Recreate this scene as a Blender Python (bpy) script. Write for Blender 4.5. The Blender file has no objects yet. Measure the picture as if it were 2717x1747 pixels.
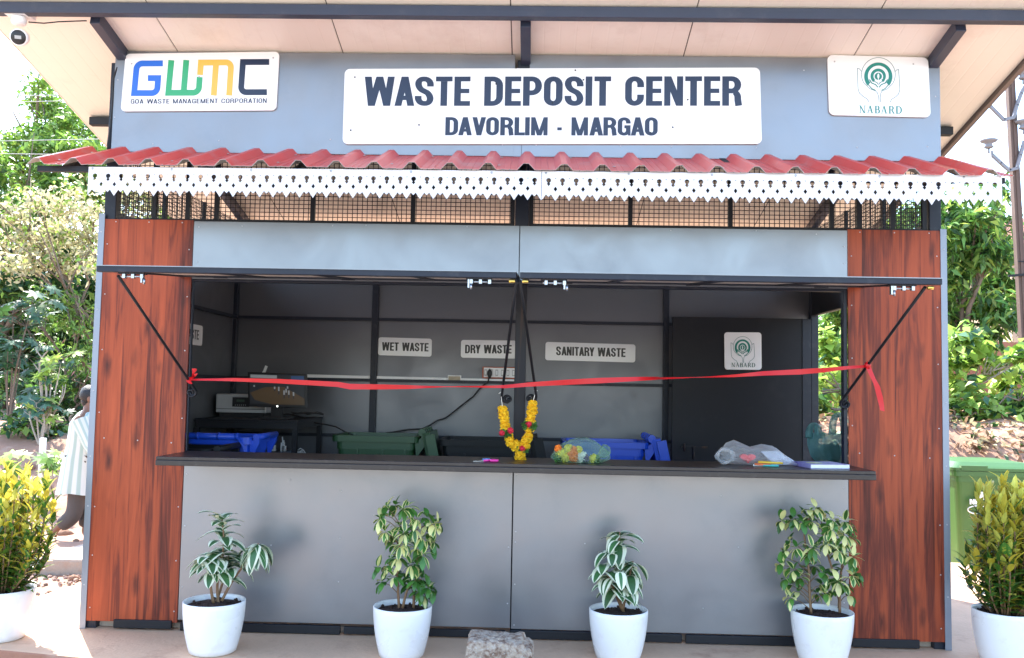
import bpy, bmesh, math, random
import numpy as np
from math import sin, cos, pi, radians
from mathutils import Vector, Matrix, Euler, noise as mnoise

S = bpy.context.scene
COL = S.collection
rnd = random.Random(7)

# ------------------------------------------------------------------ camera, sky, sun, exposure
CAM = Vector((0.11121, -5.36817, 1.43034)); YAW, PIT, ROL, FPX = -0.02504, 0.06567, 0.01863, 2430.0
PW, PH = 2717, 1747
_c, _s = cos(YAW), sin(YAW)
FWD = Vector((_s*cos(PIT), _c*cos(PIT), sin(PIT))); _rt = Vector((_c, -_s, 0)); _up = _rt.cross(FWD)
RT = _rt*cos(ROL)+_up*sin(ROL); UP = -_rt*sin(ROL)+_up*cos(ROL)
cd = bpy.data.cameras.new("camera"); cam = bpy.data.objects.new("camera", cd); COL.objects.link(cam)
cd.sensor_width = 36; cd.lens = FPX/PW*36; cd.clip_end = 2000; cd.clip_start = .05
M = Matrix.Identity(4)
for i in range(3):
    M[i][0] = RT[i]; M[i][1] = UP[i]; M[i][2] = -FWD[i]; M[i][3] = CAM[i]
cam.matrix_world = M
S.camera = cam
S.render.resolution_x, S.render.resolution_y = 1024, 658

SUN_EL = radians(53); SUN_AZ = Vector((-.53, .85)).normalized()
SUNV = Vector((SUN_AZ.x*cos(SUN_EL), SUN_AZ.y*cos(SUN_EL), sin(SUN_EL)))
w = bpy.data.worlds.new("World"); S.world = w; w.use_nodes = True
nt = w.node_tree; nt.nodes.clear()
sky = nt.nodes.new("ShaderNodeTexSky"); sky.sky_type = 'NISHITA'; sky.sun_disc = False
sky.sun_elevation = SUN_EL; sky.sun_rotation = math.atan2(SUN_AZ.x, SUN_AZ.y)
sky.dust_density = 1.1; sky.air_density = 1.0; sky.ozone_density = 1.0
bg = nt.nodes.new("ShaderNodeBackground"); bg.inputs[1].default_value = .15
wo = nt.nodes.new("ShaderNodeOutputWorld")
nt.links.new(sky.outputs[0], bg.inputs[0]); nt.links.new(bg.outputs[0], wo.inputs[0])
ld = bpy.data.lights.new("sun", 'SUN'); ld.energy = 3.1; ld.angle = radians(.5); ld.color = (1, .95, .87)
sun = bpy.data.objects.new("sun", ld); COL.objects.link(sun)
sun.rotation_euler = SUNV.to_track_quat('Z', 'Y').to_euler(); sun.location = (-5, 8, 12)
S.view_settings.view_transform = 'Standard'; S.view_settings.look = 'None'
S.view_settings.exposure = 2.45; S.view_settings.gamma = 1
S.cycles.max_bounces = 8; S.cycles.transparent_max_bounces = 12
S.cycles.use_denoising = True
S.cycles.sample_clamp_indirect = 8

# ------------------------------------------------------------------ helpers
def ray(u, v): return FWD+RT*((u-PW/2)/FPX)+UP*((PH/2-v)/FPX)
def at(q, y): d = ray(*q); return CAM+d*((y-CAM.y)/d.y)
def atx(q, x): d = ray(*q); return CAM+d*((x-CAM.x)/d.x)
def atz(q, z): d = ray(*q); return CAM+d*((z-CAM.z)/d.z)
def dsp(u, v): return (u*1.13445, v*1.13445)
def z1(x, y): return (x/2.567, y/2.567)
def z2(x, y): return (850+x/2.567, y/2.567)
def z3(x, y): return (1817+x/2.567, y/2.567)
def z4(x, y): return (x/2.567, 500+y/2.567)
def z5(x, y): return (850+x/2.567, 650+y/2.567)
def z6(x, y): return (1817+x/2.567, 550+y/2.567)
def z7(x, y): return (x/2.567, 1147+y/2.567)
def zc(x, y): return (850+x/2.567, 1147+y/2.567)
def z8(x, y): return (1817+x/2.567, 1147+y/2.567)
def zi(x, y): return (480+x/2.8, 700+y/2.8)
def zr(x, y): return (1700+x/3.08, 780+y/3.08)

class MB:
    def __init__(s): s.v = []; s.f = []; s.m = []; s.sm = []
    def add(s, vs, fs, mi=0, smooth=False):
        b = len(s.v); s.v += [tuple(p) for p in vs]
        for f in fs: s.f.append(tuple(b+i for i in f)); s.m.append(mi); s.sm.append(smooth)
        return s
    def box(s, x0, x1, y0, y1, z0, z1, mi=0, T=None):
        vs = [Vector(p) for p in ((x0, y0, z0), (x1, y0, z0), (x1, y1, z0), (x0, y1, z0), (x0, y0, z1), (x1, y0, z1), (x1, y1, z1), (x0, y1, z1))]
        if T: vs = [T @ p for p in vs]
        return s.add(vs, [(0, 3, 2, 1), (4, 5, 6, 7), (0, 1, 5, 4), (1, 2, 6, 5), (2, 3, 7, 6), (3, 0, 4, 7)], mi)
    def bar(s, a, b, wx, wz=None, mi=0, up=(0, 0, 1)):
        a, b = Vector(a), Vector(b); wz = wz or wx; d = (b-a).normalized(); u = Vector(up)
        if abs(d.dot(u)) > .98: u = Vector((0, 1, 0))
        r = d.cross(u).normalized(); u = r.cross(d)
        vs = [p+r*(sx*wx/2)+u*(sz*wz/2) for p in (a, b) for sx, sz in ((-1, -1), (1, -1), (1, 1), (-1, 1))]
        return s.add(vs, [(0, 1, 2, 3), (7, 6, 5, 4), (0, 4, 5, 1), (1, 5, 6, 2), (2, 6, 7, 3), (3, 7, 4, 0)], mi)
    def tube(s, pts, r, n=8, mi=0, closed=False, cap=True):
        pts = [Vector(p) for p in pts]; N = len(pts); rs = r if isinstance(r, (list, tuple)) else [r]*N
        vs = []; u = None
        for i, p in enumerate(pts):
            if closed: d = pts[(i+1) % N]-pts[i-1]
            else: d = pts[min(i+1, N-1)]-pts[max(i-1, 0)]
            if d.length < 1e-9: d = Vector((0, 0, 1))
            d.normalize()
            if u is None: u = d.orthogonal().normalized()
            u = u-d*u.dot(d)
            u = u.normalized() if u.length > 1e-6 else d.orthogonal().normalized()
            k = d.cross(u)
            for j in range(n): a = 2*pi*j/n; vs.append(p+(u*cos(a)+k*sin(a))*rs[i])
        fs = []
        for i in range(N if closed else N-1):
            for j in range(n): fs.append((i*n+j, i*n+(j+1) % n, ((i+1) % N)*n+(j+1) % n, ((i+1) % N)*n+j))
        s.add(vs, fs, mi, True)
        if cap and not closed:
            b = len(s.v)-len(vs)
            s.f.append(tuple(b+j for j in range(n))[::-1]); s.m.append(mi); s.sm.append(False)
            s.f.append(tuple(b+(N-1)*n+j for j in range(n))); s.m.append(mi); s.sm.append(False)
        return s
    def lathe(s, prof, c, n=32, mi=0, sx=1, sy=1):
        vs = []; N = len(prof)
        for r, z in prof:
            for j in range(n): a = 2*pi*j/n; vs.append((c[0]+r*cos(a)*sx, c[1]+r*sin(a)*sy, c[2]+z))
        fs = [(i*n+j, i*n+(j+1) % n, (i+1)*n+(j+1) % n, (i+1)*n+j) for i in range(N-1) for j in range(n)]
        return s.add(vs, fs, mi, True)
    def ball(s, c, r, n=10, mi=0, sc=(1, 1, 1), jit=0, rg=rnd):
        vs = []; m = n//2+1
        for i in range(m+1):
            t = pi*i/m
            for j in range(n):
                a = 2*pi*j/n; k = r*(1+rg.uniform(-jit, jit))
                vs.append((c[0]+k*sin(t)*cos(a)*sc[0], c[1]+k*sin(t)*sin(a)*sc[1], c[2]+k*cos(t)*sc[2]))
        fs = [(i*n+j, (i+1)*n+j, (i+1)*n+(j+1) % n, i*n+(j+1) % n) for i in range(m) for j in range(n)]
        return s.add(vs, fs, mi, True)
    def prism(s, pts, off, mi=0):
        n = len(pts); pts = [Vector(p) for p in pts]; off = Vector(off)
        vs = pts+[p+off for p in pts]
        fs = [tuple(range(n)), tuple(range(2*n-1, n-1, -1))]+[(i, i+n, (i+1) % n+n, (i+1) % n) for i in range(n)]
        return s.add(vs, fs, mi)
    def screw(s, p, mi=0, r=.0042, n=8, d=(0, -1, 0)):
        d = Vector(d); p = Vector(p); u = d.orthogonal().normalized(); k = d.cross(u)
        vs = [p+(u*cos(2*pi*j/n)+k*sin(2*pi*j/n))*r for j in range(n)]+[p+d*.003+(u*cos(2*pi*j/n)+k*sin(2*pi*j/n))*r*.55 for j in range(n)]
        return s.add(vs, [(j, (j+1) % n, (j+1) % n+n, j+n) for j in range(n)]+[tuple(range(n, 2*n))], mi, True)
    def build(s, name, mats, parent=None, bevel=0, recalc=True):
        me = bpy.data.meshes.new(name); me.from_pydata(s.v, [], s.f)
        if not isinstance(mats, (list, tuple)): mats = [mats]
        for m in mats: me.materials.append(m)
        me.polygons.foreach_set("material_index", s.m); me.polygons.foreach_set("use_smooth", s.sm)
        if recalc:
            bm = bmesh.new(); bm.from_mesh(me); bmesh.ops.recalc_face_normals(bm, faces=bm.faces); bm.to_mesh(me); bm.free()
        me.update()
        o = bpy.data.objects.new(name, me); COL.objects.link(o)
        if parent: o.parent = parent; o.matrix_parent_inverse = parent_inv(parent)
        if bevel:
            b = o.modifiers.new("bevel", 'BEVEL'); b.width = bevel; b.segments = 2; b.limit_method = 'ANGLE'; b.harden_normals = False
        return o
def parent_inv(p):
    ml = Matrix.Identity(4); q = p; chain = []
    while q: chain.append(q); q = q.parent
    for q in reversed(chain): ml = ml @ q.matrix_parent_inverse @ q.matrix_basis
    return ml.inverted()
def tag(o, label=None, cat=None, group=None, kind=None):
    if cat and not kind: kind = 'thing'
    if label: o['label'] = label
    if cat: o['category'] = cat
    if group: o['group'] = group
    if kind: o['kind'] = kind
    return o
def thing(name, label, cat, loc=(0, 0, 0), group=None):
    o = bpy.data.objects.new(name, None); COL.objects.link(o); o.location = loc; o.empty_display_size = .1
    return tag(o, label, cat, group)

# ------------------------------------------------------------------ materials
def mat(name, col, rough=.5, metal=0, var=0, vscale=3, bump=0, bscale=40, stretch=None, col2=None, spec=.5, coat=0, stain=None, sscale=1.2, island=0, transl=0, alpha=1, emit=0, vsharp=None, rvar=0, wave=0):
    m = bpy.data.materials.new(name); m.use_nodes = True; T = m.node_tree; N = T.nodes; L = T.links
    b = N["Principled BSDF"]; out = N["Material Output"]
    b.inputs["Roughness"].default_value = rough; b.inputs["Metallic"].default_value = metal
    b.inputs["Specular IOR Level"].default_value = spec; b.inputs["Coat Weight"].default_value = coat
    b.inputs["Alpha"].default_value = alpha
    c4 = (*col, 1); b.inputs["Base Color"].default_value = c4
    sock = None
    tc = N.new("ShaderNodeTexCoord"); mp = N.new("ShaderNodeMapping"); L.new(tc.outputs["Object"], mp.inputs[0])
    if stretch: mp.inputs["Scale"].default_value = stretch
    if var or col2:
        nz = N.new("ShaderNodeTexNoise"); nz.inputs["Scale"].default_value = vscale; nz.inputs["Detail"].default_value = 6; nz.inputs["Roughness"].default_value = .6
        L.new(mp.outputs[0], nz.inputs["Vector"])
        mx = N.new("ShaderNodeMix"); mx.data_type = 'RGBA'
        c2 = col2 or tuple(max(0, x*(1-var)) for x in col); c1 = col if col2 else tuple(min(1, x*(1+var*.6)) for x in col)
        mx.inputs[6].default_value = (*c1, 1); mx.inputs[7].default_value = (*c2, 1)
        if vsharp:
            rp = N.new("ShaderNodeMapRange"); rp.inputs[1].default_value = vsharp[0]; rp.inputs[2].default_value = vsharp[1]
            L.new(nz.outputs[0], rp.inputs[0]); L.new(rp.outputs[0], mx.inputs[0])
        else: L.new(nz.outputs[0], mx.inputs[0])
        sock = mx.outputs[2]
    if stain:
        nz = N.new("ShaderNodeTexNoise"); nz.inputs["Scale"].default_value = sscale; nz.inputs["Detail"].default_value = 8; nz.inputs["Roughness"].default_value = .7
        L.new(tc.outputs["Object"], nz.inputs["Vector"])
        rp = N.new("ShaderNodeMapRange"); rp.inputs[1].default_value = .54; rp.inputs[2].default_value = .72; rp.inputs[4].default_value = stain[3]
        L.new(nz.outputs[0], rp.inputs[0])
        mx = N.new("ShaderNodeMix"); mx.data_type = 'RGBA'; mx.inputs[7].default_value = (*stain[:3], 1)
        if sock: L.new(sock, mx.inputs[6])
        else: mx.inputs[6].default_value = c4
        L.new(rp.outputs[0], mx.inputs[0]); sock = mx.outputs[2]
    if island:
        ge = N.new("ShaderNodeNewGeometry"); hs = N.new("ShaderNodeHueSaturation")
        r1 = N.new("ShaderNodeMapRange"); r1.inputs[3].default_value = 1-island; r1.inputs[4].default_value = 1+island
        L.new(ge.outputs["Random Per Island"], r1.inputs[0]); L.new(r1.outputs[0], hs.inputs["Value"])
        r2 = N.new("ShaderNodeMapRange"); r2.inputs[3].default_value = .5-.03*island; r2.inputs[4].default_value = .5+.025*island
        wn = N.new("ShaderNodeTexWhiteNoise"); wn.noise_dimensions = '1D'; L.new(ge.outputs["Random Per Island"], wn.inputs["W"])
        L.new(wn.outputs[0], r2.inputs[0]); L.new(r2.outputs[0], hs.inputs["Hue"])
        if sock: L.new(sock, hs.inputs["Color"])
        else: hs.inputs["Color"].default_value = c4
        sock = hs.outputs[0]
    if sock: L.new(sock, b.inputs["Base Color"])
    if rvar:
        rn = N.new("ShaderNodeTexNoise"); rn.inputs["Scale"].default_value = 2.6; rn.inputs["Detail"].default_value = 5; rn.inputs["Roughness"].default_value = .6; rn.inputs["Distortion"].default_value = .6
        L.new(tc.outputs["Object"], rn.inputs["Vector"]); rr_ = N.new("ShaderNodeMapRange"); rr_.inputs[1].default_value = .38; rr_.inputs[2].default_value = .66; rr_.inputs[3].default_value = rough-rvar*.5; rr_.inputs[4].default_value = rough+rvar
        L.new(rn.outputs[0], rr_.inputs[0]); L.new(rr_.outputs[0], b.inputs["Roughness"])
    if wave:
        bz = N.new("ShaderNodeTexNoise"); bz.inputs["Scale"].default_value = 2.2; bz.inputs["Detail"].default_value = 2
        L.new(tc.outputs["Object"], bz.inputs["Vector"]); bp = N.new("ShaderNodeBump"); bp.inputs["Strength"].default_value = wave; bp.inputs["Distance"].default_value = .05
        L.new(bz.outputs[0], bp.inputs["Height"]); L.new(bp.outputs[0], b.inputs["Normal"])
    if bump:
        bz = N.new("ShaderNodeTexNoise"); bz.inputs["Scale"].default_value = bscale; bz.inputs["Detail"].default_value = 5
        L.new(mp.outputs[0], bz.inputs["Vector"])
        bp = N.new("ShaderNodeBump"); bp.inputs["Strength"].default_value = bump; bp.inputs["Distance"].default_value = .02
        L.new(bz.outputs[0], bp.inputs["Height"]); L.new(bp.outputs[0], b.inputs["Normal"])
    if transl:
        tr = N.new("ShaderNodeBsdfTranslucent"); ms = N.new("ShaderNodeMixShader"); ms.inputs[0].default_value = transl
        if sock: L.new(sock, tr.inputs[0])
        else: tr.inputs[0].default_value = c4
        L.new(b.outputs[0], ms.inputs[1]); L.new(tr.outputs[0], ms.inputs[2]); L.new(ms.outputs[0], out.inputs[0])
    if emit:
        b.inputs["Emission Strength"].default_value = emit
        if sock: L.new(sock, b.inputs["Emission Color"])
        else: b.inputs["Emission Color"].default_value = c4
    return m

def wood_mat(name, seed):
    m = bpy.data.materials.new(name); m.use_nodes = True; T = m.node_tree; N = T.nodes; L = T.links; b = N["Principled BSDF"]
    tc = N.new("ShaderNodeTexCoord"); sp = N.new("ShaderNodeSeparateXYZ"); L.new(tc.outputs["Object"], sp.inputs[0])
    def math_(op, a, bb):
        n = N.new("ShaderNodeMath"); n.operation = op
        for i, q in enumerate((a, bb)):
            if q is None: continue
            if isinstance(q, (int, float)): n.inputs[i].default_value = q
            else: L.new(q, n.inputs[i])
        return n.outputs[0]
    # planks of uneven width: floor(x/.08 + wobble)
    px = math_('MULTIPLY', math_('ADD', sp.outputs[0], seed), 10.5)
    ws = N.new("ShaderNodeTexNoise"); ws.noise_dimensions = '1D'; ws.inputs["Scale"].default_value = .45; L.new(px, ws.inputs["W"])
    px2 = math_('ADD', px, math_('MULTIPLY', ws.outputs[0], 2.2))
    pid = math_('FLOOR', px2, None)
    wn = N.new("ShaderNodeTexWhiteNoise"); wn.noise_dimensions = '1D'; L.new(pid, wn.inputs["W"])
    def grain(fx, fz, det, dist):
        cb = N.new("ShaderNodeCombineXYZ")
        L.new(math_('MULTIPLY', sp.outputs[0], fx), cb.inputs[0]); L.new(math_('MULTIPLY', pid, 7.3), cb.inputs[1]); L.new(math_('MULTIPLY', sp.outputs[2], fz), cb.inputs[2])
        g_ = N.new("ShaderNodeTexNoise"); g_.inputs["Scale"].default_value = 1; g_.inputs["Detail"].default_value = det; g_.inputs["Roughness"].default_value = .6; g_.inputs["Distortion"].default_value = dist
        L.new(cb.outputs[0], g_.inputs["Vector"]); return g_.outputs[0]
    broad = grain(14.0, .9, 4, 1.6); fine = grain(75.0, 1.6, 6, .6)
    cr = N.new("ShaderNodeValToRGB"); e = cr.color_ramp.elements
    e[0].position = .27; e[0].color = (.075, .018, .012, 1); e[1].position = .70; e[1].color = (.42, .084, .032, 1)
    k = cr.color_ramp.elements.new(.40); k.color = (.17, .034, .019, 1)
    k = cr.color_ramp.elements.new(.50); k.color = (.31, .060, .024, 1)
    gv = math_('ADD', math_('ADD', math_('MULTIPLY', broad, .84), math_('MULTIPLY', fine, .34)), math_('MULTIPLY', math_('SUBTRACT', wn.outputs[0], .42), .20)); L.new(math_('SUBTRACT', gv, .095), cr.inputs[0])
    # knots
    c2 = N.new("ShaderNodeCombineXYZ"); L.new(math_('MULTIPLY', sp.outputs[0], 9.0), c2.inputs[0]); L.new(math_('MULTIPLY', sp.outputs[2], 3.0), c2.inputs[2]); c2.inputs[1].default_value = seed*3.7
    dz = N.new("ShaderNodeTexNoise"); dz.inputs["Scale"].default_value = 2.5; L.new(c2.outputs[0], dz.inputs["Vector"])
    vadd = N.new("ShaderNodeVectorMath"); vadd.operation = 'ADD'; L.new(c2.outputs[0], vadd.inputs[0])
    vs = N.new("ShaderNodeVectorMath"); vs.operation = 'SCALE'; vs.inputs[3].default_value = .35; L.new(dz.outputs[1], vs.inputs[0]); L.new(vs.outputs[0], vadd.inputs[1])
    vo = N.new("ShaderNodeTexVoronoi"); vo.inputs["Scale"].default_value = 1.0; L.new(vadd.outputs[0], vo.inputs["Vector"])
    mr = N.new("ShaderNodeMapRange"); mr.inputs[1].default_value = .04; mr.inputs[2].default_value = .26; mr.inputs[3].default_value = .80; mr.inputs[4].default_value = 0; L.new(vo.outputs["Distance"], mr.inputs[0])
    mx = N.new("ShaderNodeMix"); mx.data_type = 'RGBA'; L.new(mr.outputs[0], mx.inputs[0]); L.new(cr.outputs[0], mx.inputs[6]); mx.inputs[7].default_value = (.035, .012, .012, 1)
    L.new(mx.outputs[2], b.inputs["Base Color"])
    b.inputs["Roughness"].default_value = .42; b.inputs["Specular IOR Level"].default_value = .22
    return m

G = {}
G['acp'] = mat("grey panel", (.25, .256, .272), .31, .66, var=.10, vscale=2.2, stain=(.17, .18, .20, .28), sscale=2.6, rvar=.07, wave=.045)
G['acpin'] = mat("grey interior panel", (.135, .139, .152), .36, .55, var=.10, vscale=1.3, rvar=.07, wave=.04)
G['trim'] = mat("grey trim", (.25, .28, .33), .4, .3, var=.08)
G['steel'] = mat("black steel", (.013, .014, .018), .48, 0, spec=.3, var=.25, vscale=6, bump=.05)
G['steelb'] = mat("navy black steel", (.014, .018, .030), .42, 0, spec=.32, var=.25, vscale=5, stain=(.12, .12, .12, .25), sscale=9)
G['navys'] = mat("navy roof steel", (.028, .038, .070), .42, 0, var=.2, vscale=5, stain=(.10, .10, .11, .2), sscale=9)
G['rust'] = mat("rusty black steel", (.010, .011, .015), .5, 0, spec=.3, col2=(.085, .04, .022), vscale=2.0, stretch=(9, 9, .35), vsharp=(.55, .72))
G['soffit'] = mat("cream roof panel", (.88, .82, .71), .33, 0, var=.05, vscale=2, stain=(.52, .40, .30, .30), sscale=1.7)
G['soffseam'] = mat("dark seam", (.10, .085, .075), .7)
G['redroof'] = mat("red sheet", (.66, .075, .062), .32, 0, spec=.3, var=.12, vscale=4, stain=(.52, .30, .29, .55), sscale=3.5)
G['redund'] = mat("sheet underside", (.45, .40, .36), .5)
G['white'] = mat("white board", (.82, .82, .82), .3, 0, var=.02)
G['whitesign'] = mat("white sign", (.83, .83, .83), .25, coat=.3)
G['valance'] = mat("white fretwork", (.70, .68, .69), .42, var=.03)
G['navy'] = mat("navy lettering", (.010, .017, .048), .3)
G['blackink'] = mat("black lettering", (.012, .013, .015), .35)
G['screw'] = mat("screw", (.55, .55, .56), .35, .6)
G['brown'] = mat("dark brown laminate", (.022, .016, .015), .34, 0, var=.35, vscale=5, stretch=(.3, 6, 6), stain=(.14, .13, .12, .25), sscale=22)
G['beige'] = mat("beige liner", (.62, .54, .48), .55, var=.2, vscale=8)
G['chrome'] = mat("bright steel", (.40, .41, .43), .28, .95)
G['brass'] = mat("brass", (.75, .5, .12), .3, .9)
G['red'] = mat("red satin", (.72, .012, .018), .38, transl=.25)
G['dark'] = mat("dark door", (.009, .010, .014), .5, var=.2, spec=.3, stain=(.03, .03, .034, .3), sscale=5)
G['conc'] = mat("concrete plinth", (.70, .46, .30), .75, var=.22, vscale=3.5, bump=.25, bscale=36, stain=(.40, .20, .13, .75), sscale=2.6)
G['concf'] = mat("rough concrete", (.42, .34, .27), .9, var=.25, vscale=5, bump=.6, bscale=25, stain=(.35, .17, .11, .5), sscale=3)
G['stone'] = mat("rough stone", (.44, .35, .27), .95, col2=(.20, .12, .08), vscale=34, vsharp=(.45, .62), bump=.8, bscale=70, stain=(.62, .57, .50, .8), sscale=60)
G['dirt'] = mat("red dirt", (.42, .23, .15), .95, col2=(.28, .16, .105), vscale=1.6, bump=.8, bscale=9, stain=(.50, .42, .34, .7), sscale=2.4)
G['yard'] = mat("front yard", (.31, .255, .215), .9, var=.2, vscale=.8, bump=.3, bscale=12)
G['pot'] = mat("white pot plastic", (.82, .81, .80), .28, var=.02, stain=(.62, .54, .46, .35), sscale=11, rvar=.1)
G['soil'] = mat("dark soil", (.055, .026, .018), .95, var=.5, vscale=30, bump=1, bscale=60)
G['stem'] = mat("green brown stem", (.16, .12, .05), .6, col2=(.22, .09, .05), vscale=5)
G['bark'] = mat("bark", (.20, .15, .11), .9, var=.4, vscale=8, bump=.6)
G['barkp'] = mat("pale bark", (.42, .36, .29), .85, var=.3, vscale=8)
G['binG'] = mat("dark green bin plastic", (.022, .075, .028), .42, var=.1)
G['binK'] = mat("black bin plastic", (.009, .010, .012), .5, spec=.25, var=.1)
G['binB'] = mat("blue bin plastic", (.012, .075, .60), .36, var=.08)
G['binO'] = mat("bright green bin plastic", (.042, .125, .022), .42, var=.12, vscale=2, stain=(.10, .12, .03, .5), sscale=1.6)
G['inv'] = mat("silver grey casing", (.40, .40, .40), .45)
G['blackp'] = mat("black plastic", (.012, .012, .013), .4)
G['orange'] = mat("orange switchboard frame", (.42, .09, .035), .45)
G['cable'] = mat("black cable", (.012, .012, .013), .5)
G['tan'] = mat("cardboard colour", (.5, .42, .3), .7, var=.4, vscale=30)

# ------------------------------------------------------------------ strokes and lettering
def rpath(pts, closed=False, seg=6):
    out = []; n = len(pts)
    for i, p in enumerate(pts):
        r = p[2] if len(p) > 2 else 0; q = Vector(p[:2])
        if r <= 0 or (not closed and i in (0, n-1)): out.append(q); continue
        a = Vector(pts[i-1][:2])-q; b = Vector(pts[(i+1) % n][:2])-q
        la, lb = a.length, b.length; rr = min(r, la*.499 if len(pts[i-1]) > 2 else la*.95, lb*.499 if len(pts[(i+1) % n]) > 2 else lb*.95)
        A = q+a/la*rr; B = q+b/lb*rr
        for k in range(seg+1):
            t = k/seg; u = 1-t
            w_ = 0.41421+.2929
            c = (A*u*u+q*2*u*t*w_+B*t*t)/(u*u+2*u*t*w_+t*t); out.append(c)
    return out
def stroke2(pts, tx, ty, closed=False):
    """quads of a thick polyline: half width along the normal = |nx| tx/2 + |ny| ty/2"""
    n = len(pts); L_, R_ = [], []
    for i, p in enumerate(pts):
        if closed: a, b = pts[i-1], pts[(i+1) % n]; d1 = (p-a); d2 = (b-p)
        else:
            d1 = p-pts[i-1] if i else pts[1]-p; d2 = pts[i+1]-p if i < n-1 else d1
            if not i: d1 = d2
        if d1.length < 1e-9: d1 = d2
        if d2.length < 1e-9: d2 = d1
        d1 = d1.normalized(); d2 = d2.normalized()
        n1 = Vector((-d1.y, d1.x)); n2 = Vector((-d2.y, d2.x)); m = n1+n2
        m = m.normalized() if m.length > 1e-6 else n1
        h = .5*math.hypot(n1.x*tx, n1.y*ty)/max(.45, m.dot(n1)) if (d1-d2).length > .3 else .5*math.hypot(m.x*tx, m.y*ty)
        L_.append(p+m*h); R_.append(p-m*h)
    return [[L_[i], R_[i], R_[(i+1) % n], L_[(i+1) % n]] for i in range(n if closed else n-1)]
def glyph(ch, t, u):
    """heavy condensed capitals on a unit cap height: (width, polygon groups)"""
    P = []
    def rect(a, b, c, d): P.append([[Vector((a, b)), Vector((c, b)), Vector((c, d)), Vector((a, d))]])
    def dia(xb, xt, yb=0, yt=1, k=1.04): P.append([[Vector((xb, yb)), Vector((xb+t*k, yb)), Vector((xt+t*k, yt)), Vector((xt, yt))]])
    def st(pts, closed=False): P.append(stroke2(rpath(pts, closed), t, u, closed))
    w = .62; R = .225; X0, X1, Y0, Y1 = t/2, w-t/2, u/2, 1-u/2
    if ch in 'OQ': st([(X0, Y0, R), (X1, Y0, R), (X1, Y1, R), (X0, Y1, R)], True)
    elif ch == 'C': st([(X1, .38), (X1, Y0, R), (X0, Y0, R), (X0, Y1, R), (X1, Y1, R), (X1, .63)])
    elif ch == 'G':
        st([(X1, .66), (X1, Y1, R), (X0, Y1, R), (X0, Y0, R), (X1-.02, Y0, R), (X1, .30), (X1, .42)]); rect(w*.52, .40, w, .40+u); rect(w-t*.55, 0, w, .4)
    elif ch == 'S': st([(X1, .66), (X1, Y1, R), (X0, Y1, R), (X0, .60, .2), (X1, .40, .2), (X1, Y0, R), (X0, Y0, R), (X0, .34)])
    elif ch == 'D': rect(0, 0, t, 1); st([(t*.6, Y1), (X1, Y1, R), (X1, Y0, R), (t*.6, Y0)])
    elif ch == 'P': rect(0, 0, t, 1); st([(t*.6, Y1), (X1, Y1, .22), (X1, .36+u/2, .22), (t*.6, .36+u/2)])
    elif ch == 'R': rect(0, 0, t, 1); st([(t*.6, Y1), (X1, Y1, .22), (X1, .42+u/2, .22), (t*.6, .42+u/2)]); st([(X1-.13, .47), (X1-.01, .42, .12), (X1, .2), (X1+.03, 0)])
    elif ch == 'B': rect(0, 0, t, 1); st([(t*.6, Y1), (X1-.02, Y1, .2), (X1-.02, .5, .2), (t*.6, .5)]); st([(t*.6, .5), (X1, .5, .22), (X1, Y0, .22), (t*.6, Y0)])
    elif ch == 'E': w = .53; rect(0, 0, t, 1); rect(t, 0, w, u); rect(t, 1-u, w, 1); rect(t, .5-u*.42, w-.03, .5+u*.5)
    elif ch == 'T': w = .55; rect(0, 1-u, w, 1); rect(w/2-t/2, 0, w/2+t/2, 1-u)
    elif ch == 'L': w = .5; rect(0, 0, t, 1); rect(t, 0, w, u)
    elif ch == 'I': w = t; rect(0, 0, t, 1)
    elif ch == 'N': rect(0, 0, t*.92, 1); rect(w-t*.92, 0, w, 1); dia(w-t*1.04, 0)
    elif ch == 'M':
        w = .80; rect(0, 0, t*.9, 1); rect(w-t*.9, 0, w, 1); dia(w/2-t*.5, 0, 0, 1, .9); dia(w/2-t*.4, w-t*.9, 0, 1, .9)
    elif ch == 'W':
        w = 1.0; b1 = .13; dia(b1, 0); dia(b1, w/2-t*.52); dia(w-b1-t*1.04, w/2-t*.52); dia(w-b1-t*1.04, w-t*1.04)
    elif ch == 'V': w = .66; dia(w/2-t*.52, 0); dia(w/2-t*.52, w-t*1.04)
    elif ch == 'Y': w = .64; dia(w/2-t*.52, 0, .4, 1); dia(w/2-t*.52, w-t*1.04, .4, 1); rect(w/2-t/2, 0, w/2+t/2, .42)
    elif ch == 'A':
        w = .66; dia(0, w/2-t*.52); dia(w-t*1.04, w/2-t*.52); rect(w*.26, .20, w*.74, .20+u*.9)
    elif ch == '-': w = .22; rect(0, .28, w, .28+u)
    elif ch == ' ': w = .33; P = []
    else: rect(0, 0, t, 1)
    return w, P
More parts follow.
